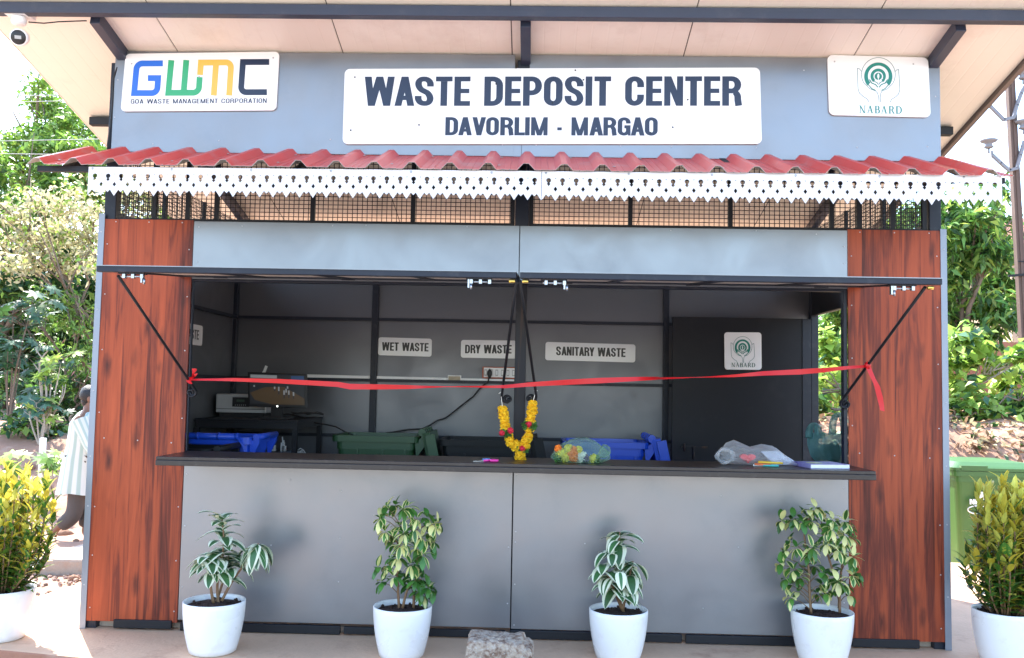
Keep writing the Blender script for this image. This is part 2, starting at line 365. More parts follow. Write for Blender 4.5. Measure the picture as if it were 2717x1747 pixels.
def serif(ch):
    """book capitals with thick and thin strokes and serifs"""
    T_, h, P = .18, .065, []; w = .72
    def rect(a, b, c, d): P.append([[Vector((a, b)), Vector((c, b)), Vector((c, d)), Vector((a, d))]])
    def dia(xb, xt, k): P.append([[Vector((xb, 0)), Vector((xb+k, 0)), Vector((xt+k, 1)), Vector((xt, 1))]])
    def st(pts): P.append(stroke2(rpath(pts), T_, h))
    def sf(x, y): rect(x-.1, y, x+T_+.1, y+.035)
    if ch == 'N': w = .9; rect(.11, 0, .19, 1); rect(w-.19, 0, w-.11, 1); dia(w-.30, .06, .17); sf(.07, 0); sf(0, .965); sf(w-.22, .965)
    elif ch == 'A': w = .86; dia(.06, w/2-.06, .08); dia(w-.26, w/2-.12, .17); rect(.2, .3, .62, .345); sf(0, 0); sf(w-.25, 0)
    elif ch == 'B': w = .70; rect(.08, 0, .08+T_, 1); st([(.2, 1-h/2), (w-.14, 1-h/2, .2), (w-.14, .52, .2), (.2, .52)]); st([(.2, .52), (w-.08, .52, .22), (w-.08, h/2, .22), (.2, h/2)]); rect(0, 0, .2, .035); rect(0, .965, .2, 1)
    elif ch == 'R': w = .80; rect(.08, 0, .08+T_, 1); st([(.2, 1-h/2), (w-.2, 1-h/2, .22), (w-.2, .49, .22), (.2, .49)]); dia(w-.16, .32, .17) if False else P.append([[Vector((w-.18, 0)), Vector((w, 0)), Vector((.50, .5)), Vector((.34, .5))]]); sf(.08, 0); rect(0, .965, .2, 1)
    elif ch == 'D': w = .82; rect(.08, 0, .08+T_, 1); st([(.2, 1-h/2), (w-.08, 1-h/2, .42), (w-.08, h/2, .42), (.2, h/2)]); rect(0, 0, .2, .035); rect(0, .965, .2, 1)
    return w, P
def lettering(mb, s, P0, P1, cap, lift, t=.222, u=.165, gap=.066, mi=0, fn=None, up=None):
    """lay string s from P0 to P1 (3D baseline), cap height in metres"""
    gl = [(fn(c) if fn else glyph(c, t, u)) for c in s]; kern = [(-.055 if (not fn and s[i:i+2] in ('WA', 'AS', 'AV', 'VO', 'DA', 'AR', 'GA', 'AO', 'RY', 'TA', 'AN', 'AT', 'RT', 'Y ', 'LI')) else 0) for i in range(len(s)-1)]+[0]; W_ = sum(g[0] for g in gl)+gap*(len(gl)-1)+sum(kern)
    ux = (P1-P0)/W_; uy = up*cap; lift = Vector(lift); x = 0; k = 0
    ln = lift.normalized()
    for (w_, groups), kn in zip(gl, kern):
        for g in groups:
            k += 1; off = lift+ln*(.00016*(k % 5))
            for poly in g:
                mb.add([P0+ux*(x+p.x)+uy*p.y+off for p in poly], [tuple(range(len(poly)))], mi)
        x += w_+gap+kn
def pxstroke(mb, f, pts, width, closed=False, mi=0, k=0, y=0, lift=.0):
    for q in stroke2(rpath([(p[0], -p[1], *p[2:]) for p in pts], closed), width, width, closed):
        mb.add([at(f(p.x, -p.y), y-lift-.00018*k) for p in q], [(0, 1, 2, 3)], mi)
def rrect(n=6, r=.08, asp=1):
    pts = []
    for cx, cy, a0 in ((1-r/asp, r, -90), (1-r/asp, 1-r, 0), (r/asp, 1-r, 90), (r/asp, r, 180)):
        for k in range(n+1):
            a = radians(a0+90*k/n); pts.append((cx+cos(a)*r/asp, cy+sin(a)*r))
    return pts
def board(mb, tl, tr, br, bl, off, r=.08, mi=0):
    asp = (tr-tl).length/(tl-bl).length
    pts = []
    for s, t in rrect(6, r, asp): pts.append((bl*(1-s)+br*s)*(1-t)+(tl*(1-s)+tr*s)*t)
    mb.prism(pts, off, mi)

# ------------------------------------------------------------------ ground, plinth
def terrain(x, y):
    def ss(a, b, t): t = max(0, min(1, (t-a)/(b-a))); return t*t*(3-2*t)
    base = -.16
    left = -.16-.06*ss(2, 4, y)+.98*ss(4.6, 7.6, y)+.1*ss(8, 12, y)
    right = -.14+1.25*ss(3.9, 6.4, y)+.1*ss(7, 12, y)
    k = ss(-3, 3.2, x)
    z = left*(1-k)+right*k
    if y > 2.2:
        a = min(1, (y-2.2)/2); z += a*(.16*mnoise.noise((x*.7, y*.7, 1))+.06*mnoise.noise((x*2.3, y*2.3, 4))+.025*mnoise.noise((x*7, y*7, 2)))
    elif y < 2.2 and x < -2.9:
        z += .03*mnoise.noise((x*4, y*4, 3))
    return z
def axis(lo, hi, fine_lo, fine_hi, fs, cs):
    a = []; x = lo
    while x < hi:
        a.append(x); x += fs if fine_lo <= x < fine_hi else min(cs, max(fs, (abs(x-(fine_lo if x < fine_lo else fine_hi))*.35)+fs))
    return a+[hi]
xs = axis(-300, 300, -9, 9, .16, 40); ys = axis(-80, 400, 2, 10, .16, 40)
mb = MB(); mb.v = [(x, y, terrain(x, y)) for y in ys for x in xs]
nx = len(xs)
mb.f = [(j*nx+i, j*nx+i+1, (j+1)*nx+i+1, (j+1)*nx+i) for j in range(len(ys)-1) for i in range(nx-1)]
mb.m = [1 if ys[f[0]//nx] < -1.2 else 0 for f in mb.f]; mb.sm = [True]*len(mb.f)
tag(mb.build("ground", [G['dirt'], G['yard']]), kind='structure')
mb = MB()
pl = [(-3.02, -.40), (-2.15, -.575), (-1.6, -.70), (.3, -.80), (3.4, -.80), (4.6, -.80), (4.9, 2.7), (2.6, 2.9), (-2.45, 2.8), (-2.62, 2.3), (-3.095, 1.182), (-3.17, .69)]
mb.prism([(x, y, 0) for x, y in pl], (0, 0, -.5))
mb.m[2:] = [1]*(len(mb.m)-2)
tag(mb.build("concrete_platform", [G['conc'], mat("red stained riser", (.36, .17, .11), .9, var=.3, vscale=6, bump=.7, bscale=22, stain=(.5, .38, .3, .5), sscale=5)], bevel=.012), kind='structure')

# ------------------------------------------------------------------ the kiosk
K = thing("waste_kiosk", "grey and wood panelled waste deposit kiosk with open counter and sloping cream roof", "kiosk")
RK, RZ = .235, 3.44
def soff(y): return RZ-RK*y
D = 2.38
def part(mb, name, mats, bevel=0, parent=None): return mb.build(name, mats, parent or K, bevel)
# floor and black base channels
part(MB().box(-2.42, 2.42, .05, D, .002, .03), "kiosk_floor", G['concf'])
for a, b, dz in ((-2.30, -1.96, .006), (-1.91, -.98, 0), (-.96, -.03, -.003), (0, .98, .002), (1.0, 1.90, 0), (1.94, 2.32, .003)):
    m = MB().box(a, b, -.024, .0, .004+abs(dz), .052+dz)
    part(m, "base_channel", G['steel'], .004)
# wood panels with screws
for sx, sd in ((-1, 3.1), (1, 9.4)):
    m = MB(); x0, x1 = (-2.47, -1.932) if sx < 0 else (1.932, 2.47)
    m.box(x0, x1, -.012, 0, .045, 2.40)
    o = part(m, "wood_panel", wood_mat("red brown wood laminate "+("a" if sx < 0 else "b"), sd))
    m = MB(); xo, xi = (x0, x1) if sx < 0 else (x1, x0); ins = .02*(1 if sx < 0 else -1)
    for z in (.12, .42, .70, 1.25, 1.62, 1.95, 2.25):
        m.screw((xo+ins*1.2, -.012, z)); m.screw((xi-ins, -.012, z+.03*rnd.uniform(-1, 1)))
    for k in range(3): m.screw((x0+.06+.2*k, -.012, 1.10-.01*k)); m.screw((x0+.07+.2*k, -.012, 2.385))
    m.build("screws", G['screw'], o)
    # corner trim: an L angle
    m = MB(); xa, xb = (-2.502, -2.466) if sx < 0 else (2.466, 2.502)
    m.box(xa, xb, -.0165, -.0125, 0.0, 2.432 if sx < 0 else 2.41)
    xc = -2.502 if sx < 0 else 2.498
    m.box(xc, xc+.004, -.0125, .06, 0.0, 2.43 if sx < 0 else 2.41)
    o = part(m, "corner_trim", G['trim'])
    m = MB()
    for z in (.25, .75, 1.0, 1.42, 1.9, 2.33): m.screw(((xa+xb)/2, -.0165, z+rnd.uniform(-.05, .05)))
    m.build("screws", G['screw'], o)
# lower and head panels, fascia panels
def acp(name, x0, x1, z0, z1, y=-.010, top=None, scr=()):
    m = MB(); m.box(x0, x1, y, y+.008, z0, z1); o = part(m, name, G['acp'], .0015)
    m = MB()
    for x, z in scr: m.screw((x, y, z))
    if scr: m.build("screws", G['screw'], o)
acp("lower_panel", -1.929, -.0035, .062, 1.0, scr=[(-1.91, .25), (-1.91, .6), (-1.91, .9), (-1.4, .50), (-1.0, .3), (-1.0, .55), (-1.0, .82), (-.6, .55), (-.02, .2), (-.02, .52), (-.02, .94), (-.45, .53), (-1.3, .88)])
acp("lower_panel", .0035, 1.929, .058, 1.0, scr=[(.02, .08), (.02, .31), (.02, .55), (.02, .61), (.02, .94), (.42, .55), (.75, .56), (1.3, .55), (1.9, .25), (1.9, .6), (1.9, .9), (1.1, .2), (1.2, .84)])
acp("head_panel", -1.929, .010, 2.052, 2.395, scr=[(-1.9, 2.36), (-1.64, 2.37), (-.9, 2.385), (-1.1, 2.38), (-.3, 2.385), (-1.9, 2.15)])
acp("head_panel", .0145, 1.929, 2.052, 2.395, scr=[(.4, 2.385), (.9, 2.38), (1.4, 2.385), (1.75, 2.37), (1.91, 2.3), (1.91, 2.2)])
for x0, x1, z1_, sc in ((-2.452, -.034, 3.428, [(-2.43, 3.25), (-2.44, 3.02), (-1.8, 2.885), (-1.13, 2.9), (-2.2, 2.86), (-.1, 2.88), (-.6, 2.88)]), (.054, 2.478, 3.428, [(.1, 2.88), (.6, 2.88), (1.4, 2.88), (1.99, 2.89), (2.4, 2.9), (2.45, 3.2), (1.68, 3.35), (.9, 2.88)])):
    acp("fascia_panel", x0, x1, 2.81, z1_, scr=sc)
part(MB().box(-.034, .012, -.0095, -.003, 2.81, 3.1).box(.0145, .054, -.0095, -.003, 2.81, 3.1), "fascia_filler", G['acp'])
# posts and rafters, plates
def post(x0, x1, y0, y1, z0, z1, name="post", m='steelb'): part(MB().box(x0, x1, y0, y1, z0, z1), name, G[m], .004)
post(-2.482, -2.412, .004, .07, 0.0, 3.36); post(2.412, 2.482, .004, .07, 0, 3.36)
post(-.004, .062, .004, .066, .0, 2.05, m='rust'); post(-.018, .064, .004, .07, 2.05, 3.40)
for x in (-2.448, 2.448): post(x-.03, x+.03, D-.06, D, 0, soff(D)-.07)
for xa, xb in ((-1.272, -1.218), (1.192, 1.238), (-.03, .03)): post(xa, xb, D-.046, D-.004, .0, soff(D)-.07)
for x in (-2.41, .03, 2.44):
    m = MB(); y0, y1 = -.36, 2.75; h = .07
    m.bar((x, y0, soff(y0)-h/2-.002), (x, y1, soff(y1)-h/2-.002), .058, h); part(m, "rafter", G['navys'], .003)
part(MB().bar((-3.05, -.43, soff(-.43)-.036), (2.97, -.43, soff(-.43)-.036), .062, .062), "roof_beam", G['navys'], .004)
part(MB().bar((-2.98, .78, soff(.78)-.036), (2.9, .78, soff(.78)-.036), .055, .055), "roof_purlin", G['steel'], .003)
part(MB().bar((-2.98, 1.75, soff(1.75)-.036), (2.9, 1.75, soff(1.75)-.036), .05, .06), "roof_purlin", G['steel'], .003)
# roof of six sandwich panels
xsR = [-3.062, -2.083, -1.075, -.053, .972, 1.975, 2.978]; y0, y1 = -1.05, 2.85
for i in range(6):
    a, b = xsR[i]+.0035, xsR[i+1]-.0035; m = MB(); n = 11; prof = []
    for k in range(n+1):       # shallow ribs run along the slope
        x = a+(b-a)*k/n
        if 0 < k < n: prof += [(x-.006, 0), (x, .0010), (x+.006, 0)]
        else: prof.append((x, 0))
    for (xa, ha), (xb, hb) in zip(prof[:-1], prof[1:]):
        m.add([(xa, y0, soff(y0)+ha), (xb, y0, soff(y0)+hb), (xb, y1, soff(y1)+hb), (xa, y1, soff(y1)+ha)], [(0, 1, 2, 3)])
    T = .055
    m.add([(a, y0, soff(y0)+T), (b, y0, soff(y0)+T), (b, y1, soff(y1)+T), (a, y1, soff(y1)+T)], [(0, 1, 2, 3)])
    for p, q in (((a, y0), (b, y0)), ((a, y1), (b, y1)), ((a, y0), (a, y1)), ((b, y0), (b, y1))):
        m.add([(*p, soff(p[1])), (*q, soff(q[1])), (*q, soff(q[1])+T), (*p, soff(p[1])+T)], [(0, 1, 2, 3)])
    m.build("roof_panel", G['soffit'], K, recalc=False)
m = MB()
for x in xsR[1:-1]: m.add([(x-.0035, y0+.01, soff(y0)+.004), (x+.0035, y0+.01, soff(y0)+.004), (x+.0035, y1-.01, soff(y1)+.004), (x-.0035, y1-.01, soff(y1)+.004)], [(0, 1, 2, 3)])
part(m, "roof_seams", G['soffseam'])
FL = mat("brown edge flashing", (.17, .13, .11), .5, var=.2)
part(MB().bar((2.995, y0, soff(y0)+.02), (2.995, y1, soff(y1)+.02), .03, .10), "roof_edge_flashing", FL); part(MB().bar((-3.068, y0, soff(y0)+.03), (-3.068, y1, soff(y1)+.03), .008, .055), "roof_edge_flashing", G['soffit'])
# walls
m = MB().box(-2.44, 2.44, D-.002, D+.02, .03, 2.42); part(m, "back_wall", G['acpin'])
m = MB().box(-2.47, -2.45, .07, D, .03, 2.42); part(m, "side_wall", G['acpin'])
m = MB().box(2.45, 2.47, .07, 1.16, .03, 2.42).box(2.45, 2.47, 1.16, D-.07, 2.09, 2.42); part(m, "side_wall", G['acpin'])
m = MB()
m.box(2.40, 2.45, 1.13, 1.18, .03, 2.42).box(2.42, 2.449, 1.18, D-.07, 2.09, 2.42); part(m, "door_frame", G['dark'])
for z in (2.0, 1.485, 1.018):
    m = MB()
    for a, b in ((-2.418, -1.273), (-1.217, -.031), (.031, 1.191), (1.239, 2.418)): m.box(a, b, D-.04, D-.003, z-.0125, z+.0125)
    m.box(-2.449, -2.415, .075, D-.061, z-.0125, z+.0125)
    part(m, "wall_girt", G['steelb'])
m = MB()
for z in (2.42,):
    m.box(-2.41, 2.41, D-.04, D-.0, z, z+.04).box(-2.48, -2.44, .07, D-.06, z, z+.04).box(2.44, 2.48, .07, D-.06, z, z+.04)
part(m, "top_rail", G['steelb'])
# open door folded against the back wall, hinged at the right
m = MB().box(1.232, 2.352, 2.10, 2.13, .05, 2.045); dr = part(m, "door", G['dark'], .004)
m = MB().box(1.31, 1.52, 2.085, 2.10, .985, 1.0).tube([(1.33, 2.08, .96), (1.33, 2.08, 1.02)], .008).tube([(1.40, 2.08, .99), (1.40, 2.06, .95), (1.40, 2.08, .90)], .008); m.build("latch", G['rust'], dr)
m = MB().box(2.28, 2.348, 2.092, 2.099, .06, 2.04); m.build("edge_strip", G['steelb'], dr)
# front clerestory frame and wire mesh, and the side ones
def mesh_bay(name, A, B, z0, z1, posts, dirx=True):
    m = MB(); L_ = (B-A).length; d = (B-A).normalized(); r = .0019
    n = int(L_/.0298)
    for i in range(1, n+1):
        p = A+d*(L_*i/(n+1)); m.bar((p.x, p.y, z0), (p.x, p.y, z1), r*2, r*2, up=(0, 1, 0))
    k = int((z1-z0)/.025)
    for i in range(1, k+1): z = z0+i*.025; m.bar((A.x, A.y, z), (B.x, B.y, z), r*2)
    o = part(m, name, G['steel'])
    m = MB()
    for t in posts:
        p = A+d*t; m.bar((p.x, p.y, z0), (p.x, p.y, z1), .026, .026, up=(0, 1, 0))
    m.bar((A.x, A.y, z0-.006), (B.x, B.y, z0-.006), .026, .016); m.build("mesh_frame", G['steel'], o)
mesh_bay("wire_mesh", Vector((-2.405, .03, 0)), Vector((-.02, .03, 0)), 2.412, 2.83, [.218, .42, .595, 1.175, 1.777, 2.372])
mesh_bay("wire_mesh", Vector((.066, .03, 0)), Vector((2.405, .03, 0)), 2.412, 2.83, [.012, .60, 1.19, 1.785, 1.945, 2.14, 2.325])
mesh_bay("wire_mesh", Vector((-2.46, .08, 0)), Vector((-2.46, D-.07, 0)), 2.466, 2.83, [.75, 1.5])
mesh_bay("wire_mesh", Vector((2.46, .08, 0)), Vector((2.46, D-.07, 0)), 2.466, 2.83, [.75, 1.5])
mesh_bay("wire_mesh", Vector((-2.4, D-.02, 0)), Vector((2.4, D-.02, 0)), 2.466, 2.80, [1.2, 2.4, 3.6])
# counter shelf and opening frame
m = MB().box(-1.935, 1.94, -.405, .06, 1.012, 1.030); cs = part(m, "counter", G['brown'], .002)
m = MB().box(-1.936, 1.941, -.410, -.375, .982, 1.0115).box(-1.90, 1.90, -.36, -.015, .985, 1.0115)
m.build("counter_edge", G['brown'], cs, .003)
m = MB().box(-1.931, -1.922, .0, .03, 1.03, 2.05).box(1.908, 1.931, .0, .05, 1.03, 2.05).box(-1.922, -.006, .0, .05, 2.036, 2.05).box(.064, 1.908, .0, .05, 2.036, 2.05)
part(m, "opening_frame", G['steelb'], .003)
# two hatch leaves held up and out
def hp(x, t, up=0):        # t 0 at the hinge, 1 at the front edge
    return Vector((x, -.02-1.02*t, 2.072-.100*t+up))
for x0, x1 in ((-2.005, .018), (.036, 2.025)):
    m = MB()
    a, b, c, d = hp(x0, 0, .0145), hp(x1, 0, .0145), hp(x1, 1, .0145), hp(x0, 1, .0145)
    m.prism([a, b, c, d], (0, 0, .004)); h = part(m, "hatch", G['acp'])
    m = MB()
    m.bar(hp(x0, .98), hp(x1, .98), .03, .031); m.bar(hp(x0, .02), hp(x1, .02), .03, .027)
    n = 4
    for i in range(n+1):
        x = x0+.021+(x1-x0-.042)*i/n; m.bar(hp(x, .036), hp(x, .964), .03, .026)
    m.build("hatch_frame", G['steelb'], h, .003)
    m = MB().prism([hp(x0+.03, .03, -.004), hp(x1-.03, .03, -.004), hp(x1-.03, .97, -.004), hp(x0+.03, .97, -.004)], (0, 0, .012)); m.build("liner", G['beige'], h)
    m = MB()
    for i in range(3): x = x0+.25+(x1-x0-.5)*i/2; m.tube([hp(x-.04, 0, -.01), hp(x+.04, 0, -.01)], .009)
    m.build("hinge", G['steel'], h)
    for ss_, xb in ((-1, x0+.10), (1, x1-.24)):
        m = MB(); p = hp(xb, .96, -.020); L_ = .125
        m.box(p.x, p.x+L_, p.y-.022, p.y+.022, p.z-.004, p.z+.004, 1)
        m.tube([(p.x+.008, p.y-.006, p.z-.015), (p.x+L_-.004, p.y-.006, p.z-.015)], .005)
        for q in (.2, .55, .9): m.box(p.x+L_*q-.007, p.x+L_*q+.007, p.y-.016, p.y+.006, p.z-.024, p.z-.004)
        e = p.x+(.012 if ss_ > 0 else L_-.012)
        m.bar((e, p.y-.006, p.z), (e, p.y-.006, p.z-.045), .008, .022); m.tube([(e+.012, p.y-.012, p.z-.025), (e+.012, p.y-.012, p.z-.052)], .006)
        m.build("slide_bolt", [G['chrome'], G['rust']], h)
    xe = x1-.02
    m = MB(); p = hp(xe if x1 < 1 else x0+.025, .97, -.03); m.tube([(p.x-.014, p.y-.01, p.z), (p.x+.014, p.y-.01, p.z)], .009); m.build("brass_pin", G['brass'], h)
    if x1 > 1:
        m = MB(); p = hp(1.975, .97, -.03); m.tube([(p.x-.014, p.y-.01, p.z), (p.x+.014, p.y-.01, p.z)], .009); m.build("brass_pin", G['brass'], h)
# stay rods with hooked ends and ring eyes
RODS = [((-1.92, -.985, 1.945), (-1.868, -.03, 1.385), (-1.905, .0, 1.36)), ((.018, -.985, 1.952), (-.075, -.045, 1.385), (-.03, 0, 1.37)), ((.036, -.985, 1.952), (.126, -.045, 1.392), (.09, 0, 1.38)), ((1.965, -.985, 1.952), (1.878, -.03, 1.39), (1.905, .0, 1.37))]
for a, b, e in RODS:
    m = MB(); a, b, e = Vector(a), Vector(b), Vector(e); s = 1 if e.x > b.x else -1
    dr_ = (b-a).normalized()
    m.tube([a, a+(b-a)*.3, a+(b-a)*.7, b, b+Vector((s*.002, .004, -.018)), b+Vector((s*.016, .01, -.03)), b+Vector((s*.036, .016, -.022)), b+Vector((s*.04, .016, -.004))], .0078, 8)
    o = part(m, "stay_rod", G['steel'])
    m = MB(); c = b+Vector((s*.030, .012, -.012))
    for k, rr in enumerate((.021, .017)):
        pts = [c+Vector((cos(t)*rr+k*s*.008, sin(t)*.35*rr*(1-2*k), sin(t)*rr)) for t in [2*pi*i/18 for i in range(18)]]; m.tube(pts, .0055, 6, closed=True)
    m.tube([c+Vector((s*.012, 0, 0)), Vector((e.x+s*.01, .01, e.z))], .006)
    m.build("ring_eye", G['steel'], o)
# red corrugated awning
def awz(y): return 2.842+y*.376
m = MB(); prof = []
x = -2.63
while x < 2.60:
    prof += [(x, 0), (x+.032, .034), (x+.062, .034), (x+.094, 0), (x+.125, 0), (x+.129, .003), (x+.133, 0), (x+.160, 0), (x+.164, .003), (x+.168, 0)]
    x += .2025
prof = [p for p in prof if p[0] < 2.625]
jx = lambda i: .004*mnoise.noise((i*.7, 0, 0))
NY = 5
rows = []
for j in range(NY+1):
    y = -.002-.583*j/NY
    rows.append([(x, y+jx(i*3.3)*(1 if j == NY else 0), awz(y)-.031+h+.003*mnoise.noise((x*1.3, y*3, 5))+(jx(i*1.7) if j == NY else 0)) for i, (x, h) in enumerate(prof)])
vs = [p for r in rows for p in r]; n = len(prof)
m.add(vs, [(j*n+i, (j+1)*n+i, (j+1)*n+i+1, j*n+i+1) for j in range(NY) for i in range(n-1)], 0)
aw = m.build("awning", [G['redroof'], G['redund']], K, recalc=False)
sm_ = aw.modifiers.new("thick", 'SOLIDIFY'); sm_.thickness = .0022; sm_.offset = -1; sm_.material_offset = 1; sm_.material_offset_rim = 1
m = MB()
for i in range(26):
    xx = -2.50+.2025*i
    for t in ((.12,) if i % 3 else (.14, .75)):
        if i % 2 == 0 or t > .5: m.screw((xx-.03+.02*(i % 2), -.585*t, awz(-.585*t)-.027), 0, .009, 8, (0, -.35, 1))
m.build("screws", G['screw'], aw)
m = MB().bar((-2.6, -.52, 2.578), (2.58, -.52, 2.578), .03, .03)
for x in (-2.46, -1.2, .03, 1.2, 2.46): m.bar((x, .0, 2.80), (x, -.50, 2.585), .035, .035)
m.build("awning_frame", G['steel'], aw)
# white fretwork valance, two lengths
def valance(x0, n, p, z0, tilt):
    cu = bpy.data.curves.new("fret", 'CURVE'); cu.dimensions = '2D'; cu.fill_mode = 'BOTH'; cu.extrude = .0016
    k = p/168.0
    def spl(pts):
        s = cu.splines.new('POLY'); s.points.add(len(pts)-1); s.use_cyclic_u = True
        for q, (x, z) in zip(s.points, pts): q.co = (x, z, 0, 1)
    zz = lambda y: -(y-450)*k
    L_ = n*p
    out = [(0, zz(368)), (L_, zz(368)), (L_, zz(655))]
    for i in range(n-1, -1, -1):
        b = i*p; out += [(b+p, zz(735)), (b+p*.5+31*k, zz(655)), (b+p*.5, zz(686)), (b+p*.5-31*k, zz(655))]
    out += [(0, zz(728))]
    spl(out)
    for i in range(n):
        c = i*p+p*.5
        kh = [(c+30*k*cos(t), zz(481)+29*k*sin(t)) for t in [radians(a) for a in range(-60, 241, 20)]]
        spl(kh+[(c-9*k, zz(513)), (c-25*k, zz(521)), (c, zz(551)), (c+25*k, zz(521)), (c+9*k, zz(513))])
        if i < n-1:
            d = (i+1)*p; spl([(d-23*k, zz(588)), (d, zz(620)), (d+23*k, zz(588)), (d, zz(556))])
            spl([(d-12*k, zz(453)), (d, zz(464)), (d+12*k, zz(453))])
    ob = bpy.data.objects.new("tmp", cu); COL.objects.link(ob); bpy.context.view_layer.update()
    me = bpy.data.meshes.new_from_object(ob.evaluated_get(bpy.context.evaluated_depsgraph_get())); bpy.data.objects.remove(ob)
    me.materials.clear(); me.materials.append(G['valance'])
    for v in me.vertices: x, z, e = v.co; v.co = (x0+x, -.565+e, z0+z+tilt*x)
    o = bpy.data.objects.new("valance", me); COL.objects.link(o); o.parent = K
    m = MB()
    for i in range(0, n, 6): m.screw((x0+p*(i+.3), -.5665, z0+zz(392)+tilt*p*i), 0, .007)
    m.build("screws", G['chrome'], o)
valance(-2.302, 34, 2.434/34, 2.547, .003); valance(.1345, 33, 2.412/33, 2.5535, .003)

# ------------------------------------------------------------------ signs
ZUP = Vector((0, 0, 1))
def sign(name, label, corners, y, th=.012, fn=None, r=.08):
    tl, tr, br, bl = [(fn or (lambda q: at(q, y)))(q) for q in corners]
    c = (tl+br)/2; t = thing(name, label, "sign", (bl+br)/2)
    n = (tr-tl).cross(bl-tl).normalized()
    if n.dot(CAM-c) < 0: n = -n
    m = MB(); board(m, tl, tr, br, bl, -n*th, r); o = m.build("sign_board", G['whitesign'], t, .0015)
    return t, n, (tl, tr, br, bl)
def dots(t, y, pts, mi='inv'):
    m = MB()
    for q in pts: p = at(q, y); m.screw(p+Vector((0, -.0005, 0)), 0, .0055)
    m.build("screws", G[mi], t)
YS = -.024
# company logo sign
def zg(x, y): return (300+x/5.207, 130+y/5.207)
t, n, c = sign("company_sign", "white sign with big blue, green, orange and navy logo letters, left end of fascia", [z1(855, 367), z1(1903, 352), z1(1881, 753), z1(821, 760)], YS)
m = MB(); Wd = 82; yl = YS-.0008
pxstroke(m, zg, [(688, 201), (330, 203, 75), (291, 612), (608, 612, 75), (622, 405), (480, 405)], Wd, mi=0, y=yl)
pxstroke(m, zg, [(805, 157), (763, 608), (1182, 606, 75), (1197, 390)], Wd, mi=1, y=yl)
pxstroke(m, zg, [(1012, 155), (977, 575)], Wd, mi=1, y=yl, k=2)
pxstroke(m, zg, [(1201, 362), (1214, 191), (1633, 187, 75), (1603, 645)], Wd, mi=2, y=yl)
pxstroke(m, zg, [(1421, 220), (1391, 645)], Wd, mi=2, y=yl, k=2)
pxstroke(m, zg, [(2157, 182), (1794, 183), (1765, 600, 75), (2126, 599)], Wd, mi=3, y=yl)
m.build("emblem", [mat("logo blue", (.02, .13, .58), .3), mat("logo green", (.035, .36, .15), .3), mat("logo orange", (.86, .45, .07), .3), G['navy']], t)
m = MB(); lettering(m, "GOA WASTE MANAGEMENT CORPORATION", at(zg(243, 760), YS), at(zg(2122, 749), YS), .0285, -Vector((0, .0008, 0)), t=.165, u=.14, gap=.13, up=ZUP); m.build("lettering", G['navy'], t)
dots(t, YS, [zg(256, 205), zg(2213, 124), zg(1190, 388)])
# main title sign
t, n, c = sign("title_sign", "long white sign reading WASTE DEPOSIT CENTER in the middle above the red awning", [z2(166, 470), z3(512, 461), z3(526, 982), z2(150, 983)], YS, r=.07)
m = MB(); lettering(m, "WASTE DEPOSIT CENTER", at(z2(297, 723), YS), at(z3(384, 722), YS), .178, -Vector((0, .0008, 0)), up=ZUP)
lettering(m, "DAVORLIM - MARGAO", at(z2(850, 923), YS), at((1745, 360.5), YS), .110, -Vector((0, .0008, 0)), up=ZUP)
m.build("lettering", G['navy'], t)
dots(t, YS, [z2(235, 527), z2(207, 888), z2(672, 852), z2(1580, 703), z2(1792, 545), z2(1197, 573), z3(20, 680), z2(1737, 480), z2(2250, 905), (1785, 338)], 'blackp')
